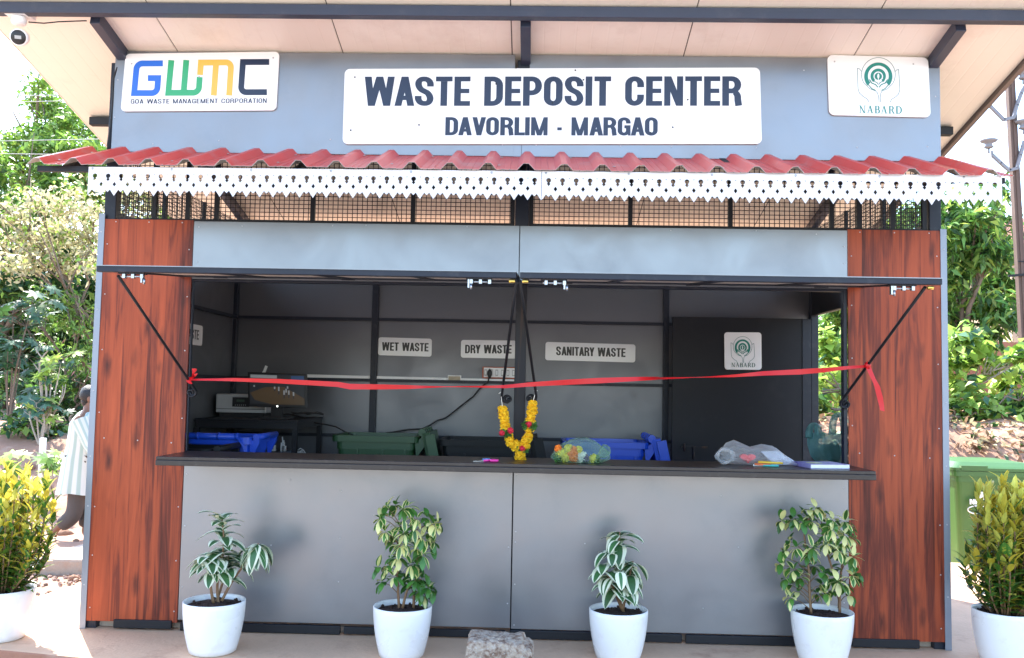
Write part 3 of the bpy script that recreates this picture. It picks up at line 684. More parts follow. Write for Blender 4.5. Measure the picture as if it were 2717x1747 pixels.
# bank emblem, used twice
def emblem(t, f, y, k=1.0):
    """hands holding a ringed leaf; f maps emblem pixels to photo pixels"""
    m = MB(); C = lambda cx, cy, r, a0, a1, n=40, e=1: [(cx+r*cos(radians(a0+(a1-a0)*i/n)), cy+r*e*sin(radians(a0+(a1-a0)*i/n))) for i in range(n+1)]
    w_ = 11*k
    pxstroke(m, f, [(1178, 1030), (1172, 930), (1150, 852), (1112, 812), (1000, 770), (900, 675)]+C(1166, 495, 325, 148, 392)+[(1438, 675), (1340, 772), (1236, 815), (1212, 855), (1201, 935), (1206, 1030)], w_, mi=1, y=y)
    pxstroke(m, f, [(838, 432), (800, 386), (762, 376), (775, 775), (800, 850), (870, 915), (945, 962), (990, 1027)], w_, mi=1, y=y, k=1)
    pxstroke(m, f, [(1487, 442), (1515, 408), (1556, 398), (1580, 790), (1555, 870), (1500, 925), (1422, 972), (1386, 1037)], w_, mi=1, y=y, k=2)
    def cres(cx, cy, ro, ri, dy, a0, a1, kk):
        o = C(cx, cy, ro, a0, a1); i_ = C(cx, cy+dy, ri, a0, a1)
        for j in range(len(o)-1): m.add([at(f(*q), y-.0002*kk) for q in (o[j], o[j+1], i_[j+1], i_[j])], [(0, 1, 2, 3)], 0)
    cres(1165, 535, 272, 200, -12, 140, 400, 3); cres(1163, 528, 148, 92, 0, 130, 410, 4)
    d = [at(f(*q), y-.0008) for q in C(1165, 530, 70, 0, 352, 22)]; m.add(d, [tuple(range(len(d)))], 0)
    fl = [(1165, 470), (1182, 500), (1186, 540), (1172, 575), (1172, 615), (1158, 615), (1158, 575), (1144, 540), (1148, 500)]
    d = [at(f(*q), y-.0011) for q in fl]; m.add(d, [tuple(range(len(d)))], 2)
    for s in (-1, 1):
        X = lambda v: 1168+s*v
        pxstroke(m, f, [(X(205), 600), (X(195), 690), (X(130), 765), (X(55), 800)], 16*k, mi=0, y=y, k=5)
        pxstroke(m, f, [(X(175), 590), (X(130), 660), (X(55), 690), (X(10), 742)], 20*k, mi=0, y=y, k=5)
        pxstroke(m, f, [(X(112), 560), (X(80), 625), (X(25), 655), (X(6), 690)], 14*k, mi=0, y=y, k=5)
        pxstroke(m, f, [(X(85), 520), (X(80), 575), (X(30), 605)], 9*k, mi=2, y=y, k=7)
    m.build("emblem", [mat("emblem green", (.012, .20, .155), .3), mat("emblem line", (.10, .20, .20), .4), G['white']], t)
def zn(x, y): return (2170+x/7.258, 130+y/7.258)
t, n, c = sign("emblem_sign", "white sign with green cupped hands emblem on the right end of the grey fascia", [z3(971, 374), z3(1658, 392), z3(1676, 801), z3(984, 785)], YS, r=.09)
emblem(t, zn, YS-.0008, 1.0)
m = MB(); lettering(m, "NABARD", at(zn(795, 1238), YS), at(zn(1618, 1254), YS), .0455, -Vector((0, .0008, 0)), gap=.14, fn=serif, up=ZUP); m.build("lettering", mat("teal lettering", (.012, .22, .19), .35), t)
dots(t, YS, [zn(322, 245), zn(1838, 293)])
# waste signs on the back wall
YB = D-.012
for lab, cs_, txt, b0, b1, cap in (
    ("white WET WASTE sign on the grey back wall", [z5(396, 629), z5(760, 640), z5(757, 763), z5(391, 752)], "WET WASTE", z5(419, 720), z5(736, 727), .071),
    ("white DRY WASTE sign half behind the centre post", [z5(958, 648), z5(1335, 652), z5(1333, 776), z5(956, 769)], "DRY WASTE", z5(985, 739), z5(1302, 741), .072),
    ("wide white SANITARY WASTE sign on the grey back wall", [z5(1534, 661), z5(2147, 679), z5(2145, 802), z5(1531, 786)], "SANITARY WASTE", z5(1605, 752), z5(2078, 765), .074)):
    t, n, c = sign("waste_sign", lab, cs_, YB, .008, r=.14); t['group'] = "waste type signs in the kiosk"
    m = MB(); lettering(m, txt, at(b0, YB), at(b1, YB), cap, -Vector((0, .0008, 0)), t=.235, u=.165, up=ZUP); m.build("lettering", G['blackink'], t)
XL = -2.438
P = lambda q: atx(q, XL)
a, b, c_ = P(zi(165, 466)), P(zi(155, 612)), P(zi(132, 566))
yr = (a.y+b.y)/2; zt, zb = P(zi(160, 463)).z, P(zi(157, 611)).z
t = thing("waste_sign", "white sign with black letters ending STE, cut off by left post", "sign", (XL, yr-.25, zb), "waste type signs in the kiosk")
m = MB(); board(m, Vector((XL, yr-.50, zt)), Vector((XL, yr, zt)), Vector((XL, yr, zb)), Vector((XL, yr-.50, zb)), (-.008, 0, 0), .14); m.build("sign_board", G['whitesign'], t)
m = MB(); lettering(m, "WASTE", Vector((XL, c_.y-.30, c_.z+.0)), Vector((XL, c_.y, c_.z)), .072, Vector((.0008, 0, 0)), t=.20, u=.15, up=ZUP); m.build("lettering", G['blackink'], t)
YD = 2.09
t, n, c = sign("door_sign", "small square white sign with cupped hands emblem on the black door", [zr(683, 314), zr(986, 316), zr(989, 622), zr(686, 619)], YD, .008, r=.08)

ZD = lambda x, y: zr(833+(x-1167)*.2365, 455+(y-600)*.2500+2)
emblem(t, ZD, YD-.0008, 1.25)
m = MB(); lettering(m, "NABARD", at(zr(741, 598), YD), at(zr(935, 600), YD), .034, -Vector((0, .0008, 0)), gap=.12, fn=serif, up=ZUP); m.build("lettering", mat("dark green lettering", (.01, .09, .06), .4), t)

# ------------------------------------------------------------------ things inside the kiosk
t = thing("work_table", "black steel frame table in the back left corner under the monitor", "table", (-2.04, 1.9, .03))
m = MB().box(-2.44, -1.66, 1.50, 2.33, 1.150, 1.168); m.build("tabletop", G['dark'], t, .002)
m = MB().box(-2.43, -1.665, 1.505, 1.535, 1.10, 1.1495).box(-1.695, -1.665, 1.535, 2.32, 1.10, 1.1495).box(-2.43, -1.70, 1.51, 1.53, .40, .43); m.build("apron", G['steel'], t)
for x, y in ((-2.425, 1.52), (-1.68, 1.52), (-2.425, 2.3), (-1.68, 2.3)): m = MB().box(x-.018, x+.018, y-.018, y+.018, .03, 1.0995); m.build("leg", G['steel'], t)
# monitor
t = thing("monitor", "black computer monitor showing a camera view of people on brown ground", "monitor", (-1.88, 1.7, 1.17))
A, B_, C_, D_ = at(zi(495, 805), 1.70), at(zi(932, 820), 1.70), at(zi(934, 1075), 1.70), at(zi(500, 1062), 1.70)
m = MB(); m.prism([A, B_, C_, D_], (0, .035, 0)); m.build("casing", G['blackp'], t, .004)
def mi_(s, v): return (A*(1-s)+B_*s)*(1-v)+(D_*(1-s)+C_*s)*v
m = MB(); y_ = Vector((0, -.0015, 0))
def quad(s0, s1, v0, v1, mi, k=0, sk=0): m.add([mi_(s0+sk, v0)+y_*(1+k*.4), mi_(s1+sk, v0)+y_*(1+k*.4), mi_(s1, v1)+y_*(1+k*.4), mi_(s0, v1)+y_*(1+k*.4)], [(0, 1, 2, 3)], mi)
quad(.035, .965, .05, .91, 0)
m.add([mi_(*p)+y_*1.4 for p in ((.035, .60), (.30, .42), (.62, .40), (.965, .72), (.965, .91), (.40, .91), (.12, .80))], [tuple(range(7))], 1)
quad(.05, .5, .07, .16, 2, 1); quad(.74, .96, .07, .22, 3, 1); quad(.06, .33, .19, .25, 2, 2)
for s, v, h in ((.46, .40, .13), (.53, .40, .22), (.62, .50, .23), (.655, .45, .2), (.70, .50, .22), (.78, .54, .2), (.11, .38, .07), (.68, .38, .12)):
    quad(s-.013, s+.013, v, v+h*.55, 2, 3); quad(s-.011, s+.011, v+h*.55, v+h, 4, 3); quad(s-.007, s+.007, v-.03, v, 4, 3)
def em(nm, c, e): return mat(nm, c, .3, emit=e)
m.build("screen", [em("screen road", (.02, .023, .027), .08), em("screen ground", (.06, .04, .022), .09), em("screen pale", (.2, .21, .22), .1), em("screen blue", (.02, .05, .12), .1), em("screen dark", (.02, .02, .025), .2)], t)
m = MB().box(-1.93, -1.84, 1.735, 1.76, 1.18, 1.30).box(-2.0, -1.77, 1.64, 1.82, 1.169, 1.182); m.build("stand", G['blackp'], t)
m = MB(); p = mi_(.50, .965); m.ball((p.x, p.y-.002, p.z), .007, 8); m.build("power_light", em("white led", (.8, .85, .8), .8), t)
# inverter
t = thing("inverter_box", "silver grey power inverter with black display panel behind the monitor", "inverter", (-2.2, 1.9, 1.17))
a, b = at(zi(262, 966), 1.86), at(zi(262, 1105), 1.86); x0_ = max(a.x, -2.435)
m = MB().box(x0_, x0_+.40, 1.86, 2.2, b.z, a.z); m.build("casing", G['inv'], t, .008)
m = MB().box(x0_+.005, x0_+.395, 1.857, 1.859, b.z+.028, b.z+.032).box(x0_+.02, x0_+.38, 1.9, 2.15, 1.169, b.z); m.build("seam", G['blackp'], t)
a, b = at(zi(386, 992), 1.86), at(zi(490, 1064), 1.86); m = MB().box(a.x, b.x+.02, 1.853, 1.8575, b.z, a.z); d_ = m.build("display_panel", G['blackp'], t)
m = MB(); a2, b2 = at(zi(413, 1010), 1.85), at(zi(470, 1028), 1.85); m.box(a2.x, b2.x, 1.850, 1.8525, b2.z, a2.z, 0)
for i in range(6): q = at(zi(404+15*i, 1051), 1.85); m.ball((q.x, 1.851, q.z), .004, 6, 1)
m.build("readout", [mat("dim green readout", (.05, .09, .06), .3), G['inv']], d_)
# little white antenna gadget behind the monitor
t = thing("antenna", "small white stick antenna poking up behind the monitor", "antenna", at(zi(620, 800), 2.1))
m = MB(); p, q = at(zi(618, 806), 2.1), at(zi(636, 760), 2.1); m.bar(p, q, .012, .02); r_ = at(zi(600, 800), 2.1); m.bar(r_+Vector((0, 0, -.05)), p, .03, .02); m.bar(Vector((r_.x, 2.1, 1.168)), r_+Vector((0, 0, -.05)), .016, .016); m.build("stick", G['white'], t)
# conduit, junction, switchboard, plug, cables
t = thing("cable_duct", "white plastic cable duct running along the back wall", "cable duct", (-1, D, 1.5))
m = MB(); a, b = at(zi(937, 834), D-.02), at(z5(1320, 928), D-.02); m.bar(a, b, .02, .026); m.build("duct", G['white'], t)
t = thing("junction_box", "small pale box with printed label on the white cable duct", "junction box", at(z5(912, 912), D-.035))
a, b = at(z5(868, 888), D-.036), at(z5(957, 938), D-.036); m = MB().box(a.x, b.x, D-.036, D-.005, b.z, a.z); m.build("box", G['white'], t, .002)
m = MB().box(a.x+.006, b.x-.006, D-.0372, D-.0362, b.z+.014, a.z-.008); m.build("printed_label", G['tan'], t)
t = thing("switchboard", "orange framed switchboard with white switches and sockets by the centre post", "switchboard", at(z5(1200, 870), D-.03))
a, b = at(z5(1104, 830), D-.035), at(z5(1345, 914), D-.035); m = MB().box(a.x, b.x, D-.035, D-.004, b.z, a.z); m.build("frame", G['orange'], t, .003)
m = MB().box(a.x+.012, b.x-.012, D-.039, D-.0355, b.z+.010, a.z-.008); pl_ = m.build("plate", G['white'], t, .001)
m = MB()
for i in range(6):
    x = a.x+.028+.047*i; zc_ = (a.z+b.z)/2; m.box(x-.011, x+.011, D-.0425, D-.0392, zc_-.026, zc_+.026, 1); m.box(x-.007, x+.007, D-.0455, D-.0426, zc_-.018, zc_+.018, 0)
m.build("switches", [G['white'], G['inv']], pl_)
t = thing("plugged_cable", "black plug and cable drooping from the switchboard across the back wall", "cable", at(z5(1153, 880), D-.06))
m = MB(); q = at(z5(1153, 875), D-.05); m.lathe([(0, .04), (.02, .015), (.021, -.01), (.013, -.03), (.008, -.045), (0, -.045)], (q.x, D-.058, q.z), 12, 0, 1, .6); m.build("plug", G['blackp'], t)
m = MB(); pts = [at(z5(x, y), D-.06-.02*i/10) for i, (x, y) in enumerate([(1153, 895), (1142, 930), (1085, 980), (1040, 1035), (980, 1080), (905, 1140), (850, 1182), (800, 1195), (740, 1232), (690, 1255), (600, 1258), (500, 1275), (380, 1292)])]
m.tube(pts, .0065, 6); m.build("cord", G['cable'], t)
t = thing("loose_cable", "black cable trailing from the work table towards the green bin", "cable", at(zi(900, 1130), 2.2))
m = MB(); m.tube([at(zi(x, y), 2.15-.03*i) for i, (x, y) in enumerate([(700, 1120), (800, 1118), (900, 1140), (1000, 1185), (1090, 1198), (1150, 1212), (1220, 1250), (1275, 1272)])], .006, 6); m.build("cord", G['cable'], t)
t = thing("cable_coil", "thin black wires tangled on the right end of the work table", "wires", at(zi(950, 1105), 1.9))
m = MB()
for k in range(4): m.tube([at(zi(820+60*j+rnd.uniform(-20, 20), 1112+rnd.uniform(-16, 12)), 1.7+.06*k) for j in range(5)], .004, 5)
m.build("cord", G['cable'], t)
# battery box below the table, adaptor
t = thing("battery_box", "grey battery case with white terminals under the work table", "battery", (-1.93, 1.9, .6))
m = MB().box(-2.10, -1.82, 1.66, 2.0, .60, .915); m.build("case", mat("blue grey case", (.11, .14, .19), .45), t, .006)
m = MB()
for q, s in ((zi(690, 1340), .02), (zi(757, 1320), .03), (zi(768, 1345), .022)):
    p = at(q, 1.8); m.box(p.x-.014, p.x+.014, 1.79, 1.815, .915, p.z-.01); m.bar((p.x, 1.80, p.z-.01), (p.x-.005, 1.80, p.z+.035), .007, .007)
m.build("terminals", G['white'], t)
t = thing("white_adaptor", "white plug adaptor with looped white lead beside the table leg", "adaptor", at(zi(880, 1410), 2.1))
m = MB(); p = at(zi(876, 1412), 2.1); m.box(p.x-.022, p.x+.022, 2.09, 2.13, p.z-.025, p.z+.02); m.build("body", G['white'], t, .004)
m = MB(); m.tube([at(zi(x, y), 2.1) for x, y in ((870, 1385), (888, 1372), (910, 1385), (925, 1410), (920, 1440))], .005, 6); m.tube([at(zi(x, y), 2.1) for x, y in ((880, 1395), (900, 1390), (912, 1412), (908, 1440))], .005, 6); m.build("lead", G['white'], t)

# ------------------------------------------------------------------ wheeled bins
def wheelie(label, mt, loc, L=.56, Wd=.50, H=1.04, lid='open', rot=0, cat="waste bin", group="bins inside the kiosk", name="wheelie_bin"):
    """body along local x, hinge side at +x"""
    t = thing(name, label, cat, (0, 0, 0), group)
    def ring(z, l, w_, r=.05, n=4):
        pts = []
        for cx, cy, a0 in ((l/2-r, w_/2-r, 0), (-l/2+r, w_/2-r, 90), (-l/2+r, -w_/2+r, 180), (l/2-r, -w_/2+r, 270)):
            for k in range(n+1): a = radians(a0+90*k/n); pts.append((cx+r*cos(a), cy+r*sin(a), z))
        return pts
    def loft(m, rings, mi=0, cap0=False, cap1=False):
        n = len(rings[0]); vs = [p for r in rings for p in r]
        fs = [(i*n+j, i*n+(j+1) % n, (i+1)*n+(j+1) % n, (i+1)*n+j) for i in range(len(rings)-1) for j in range(n)]
        if cap0: fs.append(tuple(range(n))[::-1])
        if cap1: b = (len(rings)-1)*n; fs.append(tuple(range(b, b+n)))
        m.add(vs, fs, mi, False)
    m = MB(); loft(m, [ring(.06, L*.78, Wd*.78), ring(H*.90, L*.97, Wd*.97), ring(H*.90, L*1.0, Wd), ring(H*.955, L*1.0, Wd), ring(H*.955, L*1.1, Wd*1.1), ring(H, L*1.1, Wd*1.1), ring(H, L*.98, Wd*.98), ring(H*.8, L*.92, Wd*.9), ring(.1, L*.72, Wd*.72)], 0, True, True)
    for k in (-.22, .1, .38): m.box(L*k-.008, L*k+.008, -Wd*.505-.006, -Wd*.47, H*.72, H*.90)
    body = m.build("body", mt, t)
    m = MB(); m.tube([(L*.62, -Wd*.5, H+.0), (L*.62, Wd*.5, H+.0)], .022, 10)
    for s in (-1, 1): m.prism([(L*.50, s*Wd*.40, H*.96), (L*.66, s*Wd*.40, H*1.02), (L*.66, s*Wd*.40, H*.96), (L*.52, s*Wd*.40, H*.84)], (0, s*.03, 0))
    m.build("handle", mt, t)
    if lid == 'open':
        m = MB(); a = Vector((L*.64, 0, H+.03)); b = Vector((L*.86, 0, H*.42)); d = (b-a); nrm = Vector((-d.z, 0, d.x)).normalized()
        pts = lambda o, w_: [a+nrm*o+Vector((0, -w_/2, 0)), a+nrm*o+Vector((0, w_/2, 0)), b+nrm*o+Vector((0, w_/2, 0)), b+nrm*o+Vector((0, -w_/2, 0))]
        q = pts(.03, Wd*1.06)+pts(-.03, Wd*1.0); m.add(q, [(0, 1, 2, 3), (7, 6, 5, 4), (0, 4, 5, 1), (1, 5, 6, 2), (2, 6, 7, 3), (3, 7, 4, 0)])
        for s in (-.42, -.14, .14, .42): m.tube([a+Vector((-.03, Wd*s-.03, .0)), a+Vector((-.03, Wd*s+.03, .0))], .030, 8)
        m.bar(a+nrm*.035+Vector((0, -Wd*.56, -.02)), b+nrm*.035+Vector((0, -Wd*.56, 0)), .03, .07)
        m.build("lid", mt, t)
    elif lid == 'shut':
        m = MB(); loft(m, [ring(H+.004, L*1.12, Wd*1.12), ring(H+.03, L*1.12, Wd*1.12), ring(H+.045, L*1.04, Wd*1.04), ring(H+.075, L*.9, Wd*.85), ring(H+.082, L*.55, Wd*.6)], 0, True, True)
        m.box(-L*.45, -L*.12, -Wd*.57, -Wd*.52, H+.012, H+.05); lo = m.build("lid", mt, t)
    for s in (-1, 1):
        m = MB(); m.tube([(L*.36, s*Wd*.42, .10), (L*.36, s*(Wd*.42+.05), .10)], .10, 20); wh = m.build("wheel", G['blackp'], t)
    t.location = loc; t.rotation_euler = (0, 0, rot)
    return t
bpy.context.view_layer.update()
gb = wheelie("dark green open bin against the back wall below WET WASTE", G['binG'], (-1.075, 1.78, .03), L=.595, H=1.032)
m = MB(); a, b = at(z5(362, 1432), 1.515), at(z5(427, 1450), 1.515); m.box(a.x, b.x, 1.508, 1.514, b.z, a.z); tag(m.build("paper_label", G['white'], gb))
wheelie("black open bin behind the hanging garland", G['binK'], (-.27, 1.78, .03), L=.60, H=1.015)
wheelie("bright blue open bin right of the centre post", G['binB'], (.655, 1.78, .03), L=.585, H=1.02)
b2_ = wheelie("blue bin with long bar handle at the left end of the counter", G['binB'], (-1.97, .92, .03), L=.40, Wd=.46, H=1.05, lid=None)
m = MB(); m.tube([(-2.36, .66, 1.088), (-1.83, .66, 1.083)], .021, 10)
for x in (-2.1, -1.96, -1.84): m.tube([(x-.008, .66, 1.0855), (x+.008, .66, 1.0855)], .0245, 10)
m.tube([(-1.835, .645, 1.08), (-1.80, .65, 1.03), (-1.785, .66, .98), (-1.78, .66, .93)], .008, 6); m.build("bar_handle", G['binB'], b2_)
wheelie("black low bin in front of the blue bin at left", G['binK'], (-2.08, .42, .03), L=.42, Wd=.40, H=1.0, lid=None)
wheelie("black bin under the teal bag by the open doorway", G['binK'], (2.19, 1.02, .03), L=.36, Wd=.42, H=.93, lid=None)
ob = wheelie("bright green wheelie bin with closed lid outside right of the kiosk", G['binO'], (4.10, 3.05, -.13), L=.66, Wd=.78, H=.93, lid='shut', group=None, name="wheelie_bin", rot=radians(-3))
m = MB()
yo = 3.05-.78*.5-.012
p0, p1 = at(z8(1940, 492), yo), at(z8(2075, 490), yo)
lettering(m, "NIL", p0, p0+Vector((.10, 0, 0)), .045, Vector((0, -.002, 0)), up=ZUP)
a, b = at(z8(1995, 406), yo), at(z8(2062, 465), yo); m.box(a.x, b.x, yo-.003, yo, b.z+.005, a.z)
cx_, cz_ = at(z8(2000, 530), yo).x, at(z8(2000, 530), yo).z
m.tube([(cx_+.09*cos(k*pi/10), yo, cz_+.035*sin(k*pi/10)) for k in range(20)], .006, 4, closed=True)
m.build("printed_mark", G['white'], ob)

# ------------------------------------------------------------------ ribbon, garland, things on the counter
t = thing("ribbon", "long red satin ribbon tied across the front between two stay rods", "ribbon", (0, -.28, 1.45))
seq = [(z4(1292, 1304), 14), (z4(1400, 1303), 15), (z4(1600, 1304), 24), (z4(1900, 1314), 32), (z4(2300, 1336), 37), (z5(200, 966), 40), (z5(420, 968), 36), (z5(600, 969), 28), (z5(760, 968), 13), (z5(860, 967), 7), (z5(1000, 966), 9), (z5(1150, 967), 15), (z5(1260, 966), 23), (z5(1420, 952), 31), (z5(1650, 938), 37), (z5(1900, 925), 40), (z5(2150, 914), 30), (z5(2310, 909), 22), (zr(130, 693), 19), (zr(300, 688), 10), (zr(450, 683), 4), (zr(560, 680), 8), (zr(760, 671), 20), (zr(1000, 651), 34), (zr(1300, 638), 42), (zr(1500, 624), 36), (zr(1700, 603), 25), (zr(1840, 592), 18)]
m = MB(); vs = []; n = len(seq)
for i, (q, h) in enumerate(seq):
    s = i/(n-1); y = -.135-.24*s-.05*sin(pi*s)
    if i >= 17: h *= .92
    dv = h/2/2.7; tw = sin(i*1.7)*.006
    a, b = at((q[0], q[1]-dv), y), at((q[0], q[1]+dv), y); a.y += tw; b.y -= tw; vs += [a, b]
m.add(vs, [(2*i, 2*i+2, 2*i+3, 2*i+1) for i in range(n-1)], 0, True); m.build("band", G['red'], t)
def strip(pts, y, wid, tw=.3):
    m = MB(); vs = []
    for i, (q, h) in enumerate(pts):
        a = radians(h); p = at(q, y-.006*i*.3); d = Vector((cos(a), .35*sin(i*1.3), sin(a)))*wid/2; vs += [p-d, p+d]
    m.add(vs, [(2*i, 2*i+2, 2*i+3, 2*i+1) for i in range(len(pts)-1)], 0, True); return m
strip([(z6(1243, 1068), 20), (z6(1262, 1120), 15), (z6(1292, 1185), 60), (z6(1312, 1230), 30), (z6(1330, 1300), 8), (z6(1340, 1350), 0), (z6(1346, 1388), -12)], -.385, .028).build("tail", G['red'], t)
m = MB(); p = at(z6(1245, 1078), -.385); m.ball(p, .018, 8, sc=(1, .8, 1.1), jit=.12); m.build("knot", G['red'], t)
m = MB(); p = at(z4(1288, 1306), -.14); m.ball(p, .015, 8, sc=(1, .8, 1.2), jit=.15)
m.build("knot", G['red'], t)
m = strip([(z4(1285, 1310), 0), (z4(1300, 1285), 30), (z4(1318, 1268), 60), (z4(1325, 1245), 20), (z4(1322, 1228), 0)], -.15, .03)
m.build("bow_loop", G['red'], t)
strip([(z4(1288, 1305), 10), (z4(1305, 1300), 80), (z4(1328, 1285), 50), (z4(1336, 1262), 10)], -.152, .024).build("bow_loop", G['red'], t)
strip([(z4(1284, 1308), 0), (z4(1292, 1322), 10), (z4(1300, 1332), 0)], -.150, .018).build("tail", G['red'], t)

MY = mat("marigold yellow", (.88, .55, .012), .75, island=.25, transl=.2); RO = mat("rose red", (.50, .008, .02), .6, island=.3)
LG = mat("sprig green", (.06, .17, .03), .6, island=.4, transl=.2); THR = mat("white thread", (.75, .72, .65), .8)
def pom(m, c, r, n=150, mi=0, sc=(1, 1, 1), rg=None):
    rg = rg or rnd
    for k in range(n):
        a = k*2.399963; zc_ = 1-2*(k+.5)/n; s = math.sqrt(max(0, 1-zc_*zc_)); d = Vector((s*cos(a), s*sin(a), zc_))
        u = d.orthogonal().normalized(); v = d.cross(u); an = rg.uniform(0, 6.28); u, v = u*cos(an)+v*sin(an), v*cos(an)-u*sin(an)
        p = Vector(c); h = r*rg.uniform(.34, .46); k0 = r*rg.uniform(.6, .75); k1 = r*rg.uniform(.93, 1.1)
        f = lambda q: Vector((p.x+q.x*sc[0], p.y+q.y*sc[1], p.z+q.z*sc[2]))
        m.add([f(d*k0-u*h*.5), f(d*k0+u*h*.5), f(d*k1+u*h*.55+v*h*.35), f(d*k1*1.02+v*h*.5), f(d*k1-u*h*.55+v*h*.3)], [(0, 1, 2, 3, 4)], mi)
    m.ball(c, r*.82, 10, mi, sc)
g = thing("flower_garland", "yellow marigold garland with red roses hanging from the centre post hooks", "garland", (.03, -.08, 1.03))
GP = [(1240, 1115), (1246, 1145), (1250, 1172), (1254, 1200), (1258, 1228), (1264, 1252), (1284, 1300), (1288, 1325), (1297, 1352), (1318, 1372), (1334, 1350), (1336, 1385), (1446, 1080), (1444, 1112), (1442, 1138), (1436, 1168), (1430, 1196), (1430, 1250), (1420, 1262), (1418, 1300), (1408, 1325), (1392, 1342), (1398, 1375), (1380, 1372), (1362, 1420), (1360, 1450), (1368, 1468)]
for i, q in enumerate(GP):
    m = MB(); r = .0205+.002*(i % 3)
    if i > 23: r = .026
    sx = 1.35 if i < 6 or 12 <= i < 17 else 1.2
    p = at(z5(*q), -.075-.02*(q[1]-1080)/400+rnd.uniform(-.006, .006)); pom(m, p, r, 70, 0, (sx, 1.2, .95)); m.build("marigold", MY, g)
for q in ((1295, 1265), (1236, 1282), (1420, 1222), (1374, 1388)):
    m = MB(); p = at(z5(*q), -.112); pom(m, p, .018, 40, 0, (1, .7, 1)); m.build("rose", RO, g)
m = MB()
for q in ((1265, 1285), (1252, 1278), (1280, 1290), (1270, 1295), (1390, 1222), (1455, 1228), (1400, 1238), (1445, 1245), (1350, 1392), (1395, 1400)):
    p = at(z5(*q), -.105)
    for k in range(14):
        d = Vector((rnd.gauss(0, 1), rnd.gauss(0, .5)-.3, rnd.gauss(0, 1))).normalized(); u = d.orthogonal()*.005; m.add([p-u, p+d*.012+u*1.3, p+d*.026, p+d*.012-u*1.6], [(0, 1, 2, 3)])
m.build("green_sprigs", LG, g)
m = MB(); m.tube([at(z5(1240, 1100), -.085), at(z5(1232, 1040), -.06), at(z5(1232, 1008), -.055)], .0022, 5); m.tube([at(z5(1450, 1062), -.085), at(z5(1462, 1020), -.06), at(z5(1470, 988), -.055)], .0022, 5)
m.tube([at(z5(1215+3*k, 1012-2*k+4*(k % 2)), -.06) for k in range(9)], .0025, 5); m.tube([at(z5(1456+3*k, 992+3*(k % 2)), -.06) for k in range(9)], .0025, 5)
m.build("thread", THR, g)

def plastic(name, col, a=.5):
    m = bpy.data.materials.new(name); m.use_nodes = True; T = m.node_tree; N = T.nodes; L = T.links; b = N["Principled BSDF"]
    b.inputs["Base Color"].default_value = (*col, 1); b.inputs["Roughness"].default_value = .22
    tr = N.new("ShaderNodeBsdfTransparent"); tr.inputs[0].default_value = (*[.62+.38*c for c in col], 1); mx = N.new("ShaderNodeMixShader")
    tl = N.new("ShaderNodeBsdfTranslucent"); tl.inputs[0].default_value = (*col, 1); m2 = N.new("ShaderNodeMixShader"); m2.inputs[0].default_value = .4
    L.new(b.outputs[0], m2.inputs[1]); L.new(tl.outputs[0], m2.inputs[2])
    lw = N.new("ShaderNodeLayerWeight"); lw.inputs[0].default_value = .35; mr = N.new("ShaderNodeMapRange"); mr.inputs[3].default_value = a; mr.inputs[4].default_value = min(1, a+.45)
    L.new(lw.outputs["Facing"], mr.inputs[0]); L.new(mr.outputs[0], mx.inputs[0])
    L.new(tr.outputs[0], mx.inputs[1]); L.new(m2.outputs[0], mx.inputs[2]); L.new(mx.outputs[0], N["Material Output"].inputs[0])
    tc = N.new("ShaderNodeTexCoord"); nz = N.new("ShaderNodeTexNoise"); nz.inputs["Scale"].default_value = 26; nz.inputs["Detail"].default_value = 3; nz.inputs["Distortion"].default_value = 1.2
    bp = N.new("ShaderNodeBump"); bp.inputs["Strength"].default_value = .9; bp.inputs["Distance"].default_value = .03
    L.new(tc.outputs["Object"], nz.inputs["Vector"]); L.new(nz.outputs[0], bp.inputs["Height"]); L.new(bp.outputs[0], b.inputs["Normal"])
    return m
def bagmesh(rings, seed, amp=.01, n=28, cap=True):
    """rings: (centre, rx, ry, squareness) stacked; crumpled by noise"""
    m = MB(); vs = []
    for i, (c, rx, ry) in enumerate(rings):
        for j in range(n):
            a = 2*pi*j/n; d = Vector((cos(a)*rx, sin(a)*ry, 0))
            k = 1+amp*14*mnoise.noise((cos(a)*1.8+seed, sin(a)*1.8, c[2]*16+seed))+amp*7*mnoise.noise((cos(a)*5+seed, sin(a)*5, c[2]*34))
            vs.append(Vector(c)+d*k+Vector((0, 0, amp*.6*mnoise.noise((a*2, seed, i)))))
    fs = [(i*n+j, i*n+(j+1) % n, (i+1)*n+(j+1) % n, (i+1)*n+j) for i in range(len(rings)-1) for j in range(n)]
    m.add(vs, fs, 0, True)
    if cap: m.add([], []); m.f += [tuple(range(n))[::-1], tuple(range((len(rings)-1)*n, len(rings)*n))]; m.m += [0, 0]; m.sm += [True, True]
    return m
CZ = 1.0305
# bag of flowers
t = thing("plastic_bag", "knotted pale green plastic bag full of orange yellow and white flowers", "bag", (.37, -.2, CZ))
bm_ = bagmesh([((.37, -.2, CZ+.002), .135, .09), ((.372, -.2, CZ+.025), .172, .11), ((.375, -.2, CZ+.06), .155, .105), ((.38, -.2, CZ+.095), .115, .085), ((.385, -.2, CZ+.122), .07, .055), ((.388, -.2, CZ+.136), .02, .02)], 3.1)
bo = bm_.build("bag_skin", plastic("pale green film", (.50, .74, .56), .14), t)
m = bagmesh([((.490, -.215, CZ+.03), .02, .03), ((.512, -.22, CZ+.055), .032, .03), ((.517, -.22, CZ+.085), .026, .022), ((.512, -.22, CZ+.10), .010, .010)], 8.3, .015); m.build("knot", bo.data.materials[0], t)
OR = mat("marigold orange", (.80, .20, .015), .75, island=.25); WHF = mat("white petals", (.75, .74, .70), .7, island=.1); YB_ = mat("pale yellow petals", (.72, .60, .05), .7, island=.2); PUR = mat("purple petals", (.10, .05, .16), .7)
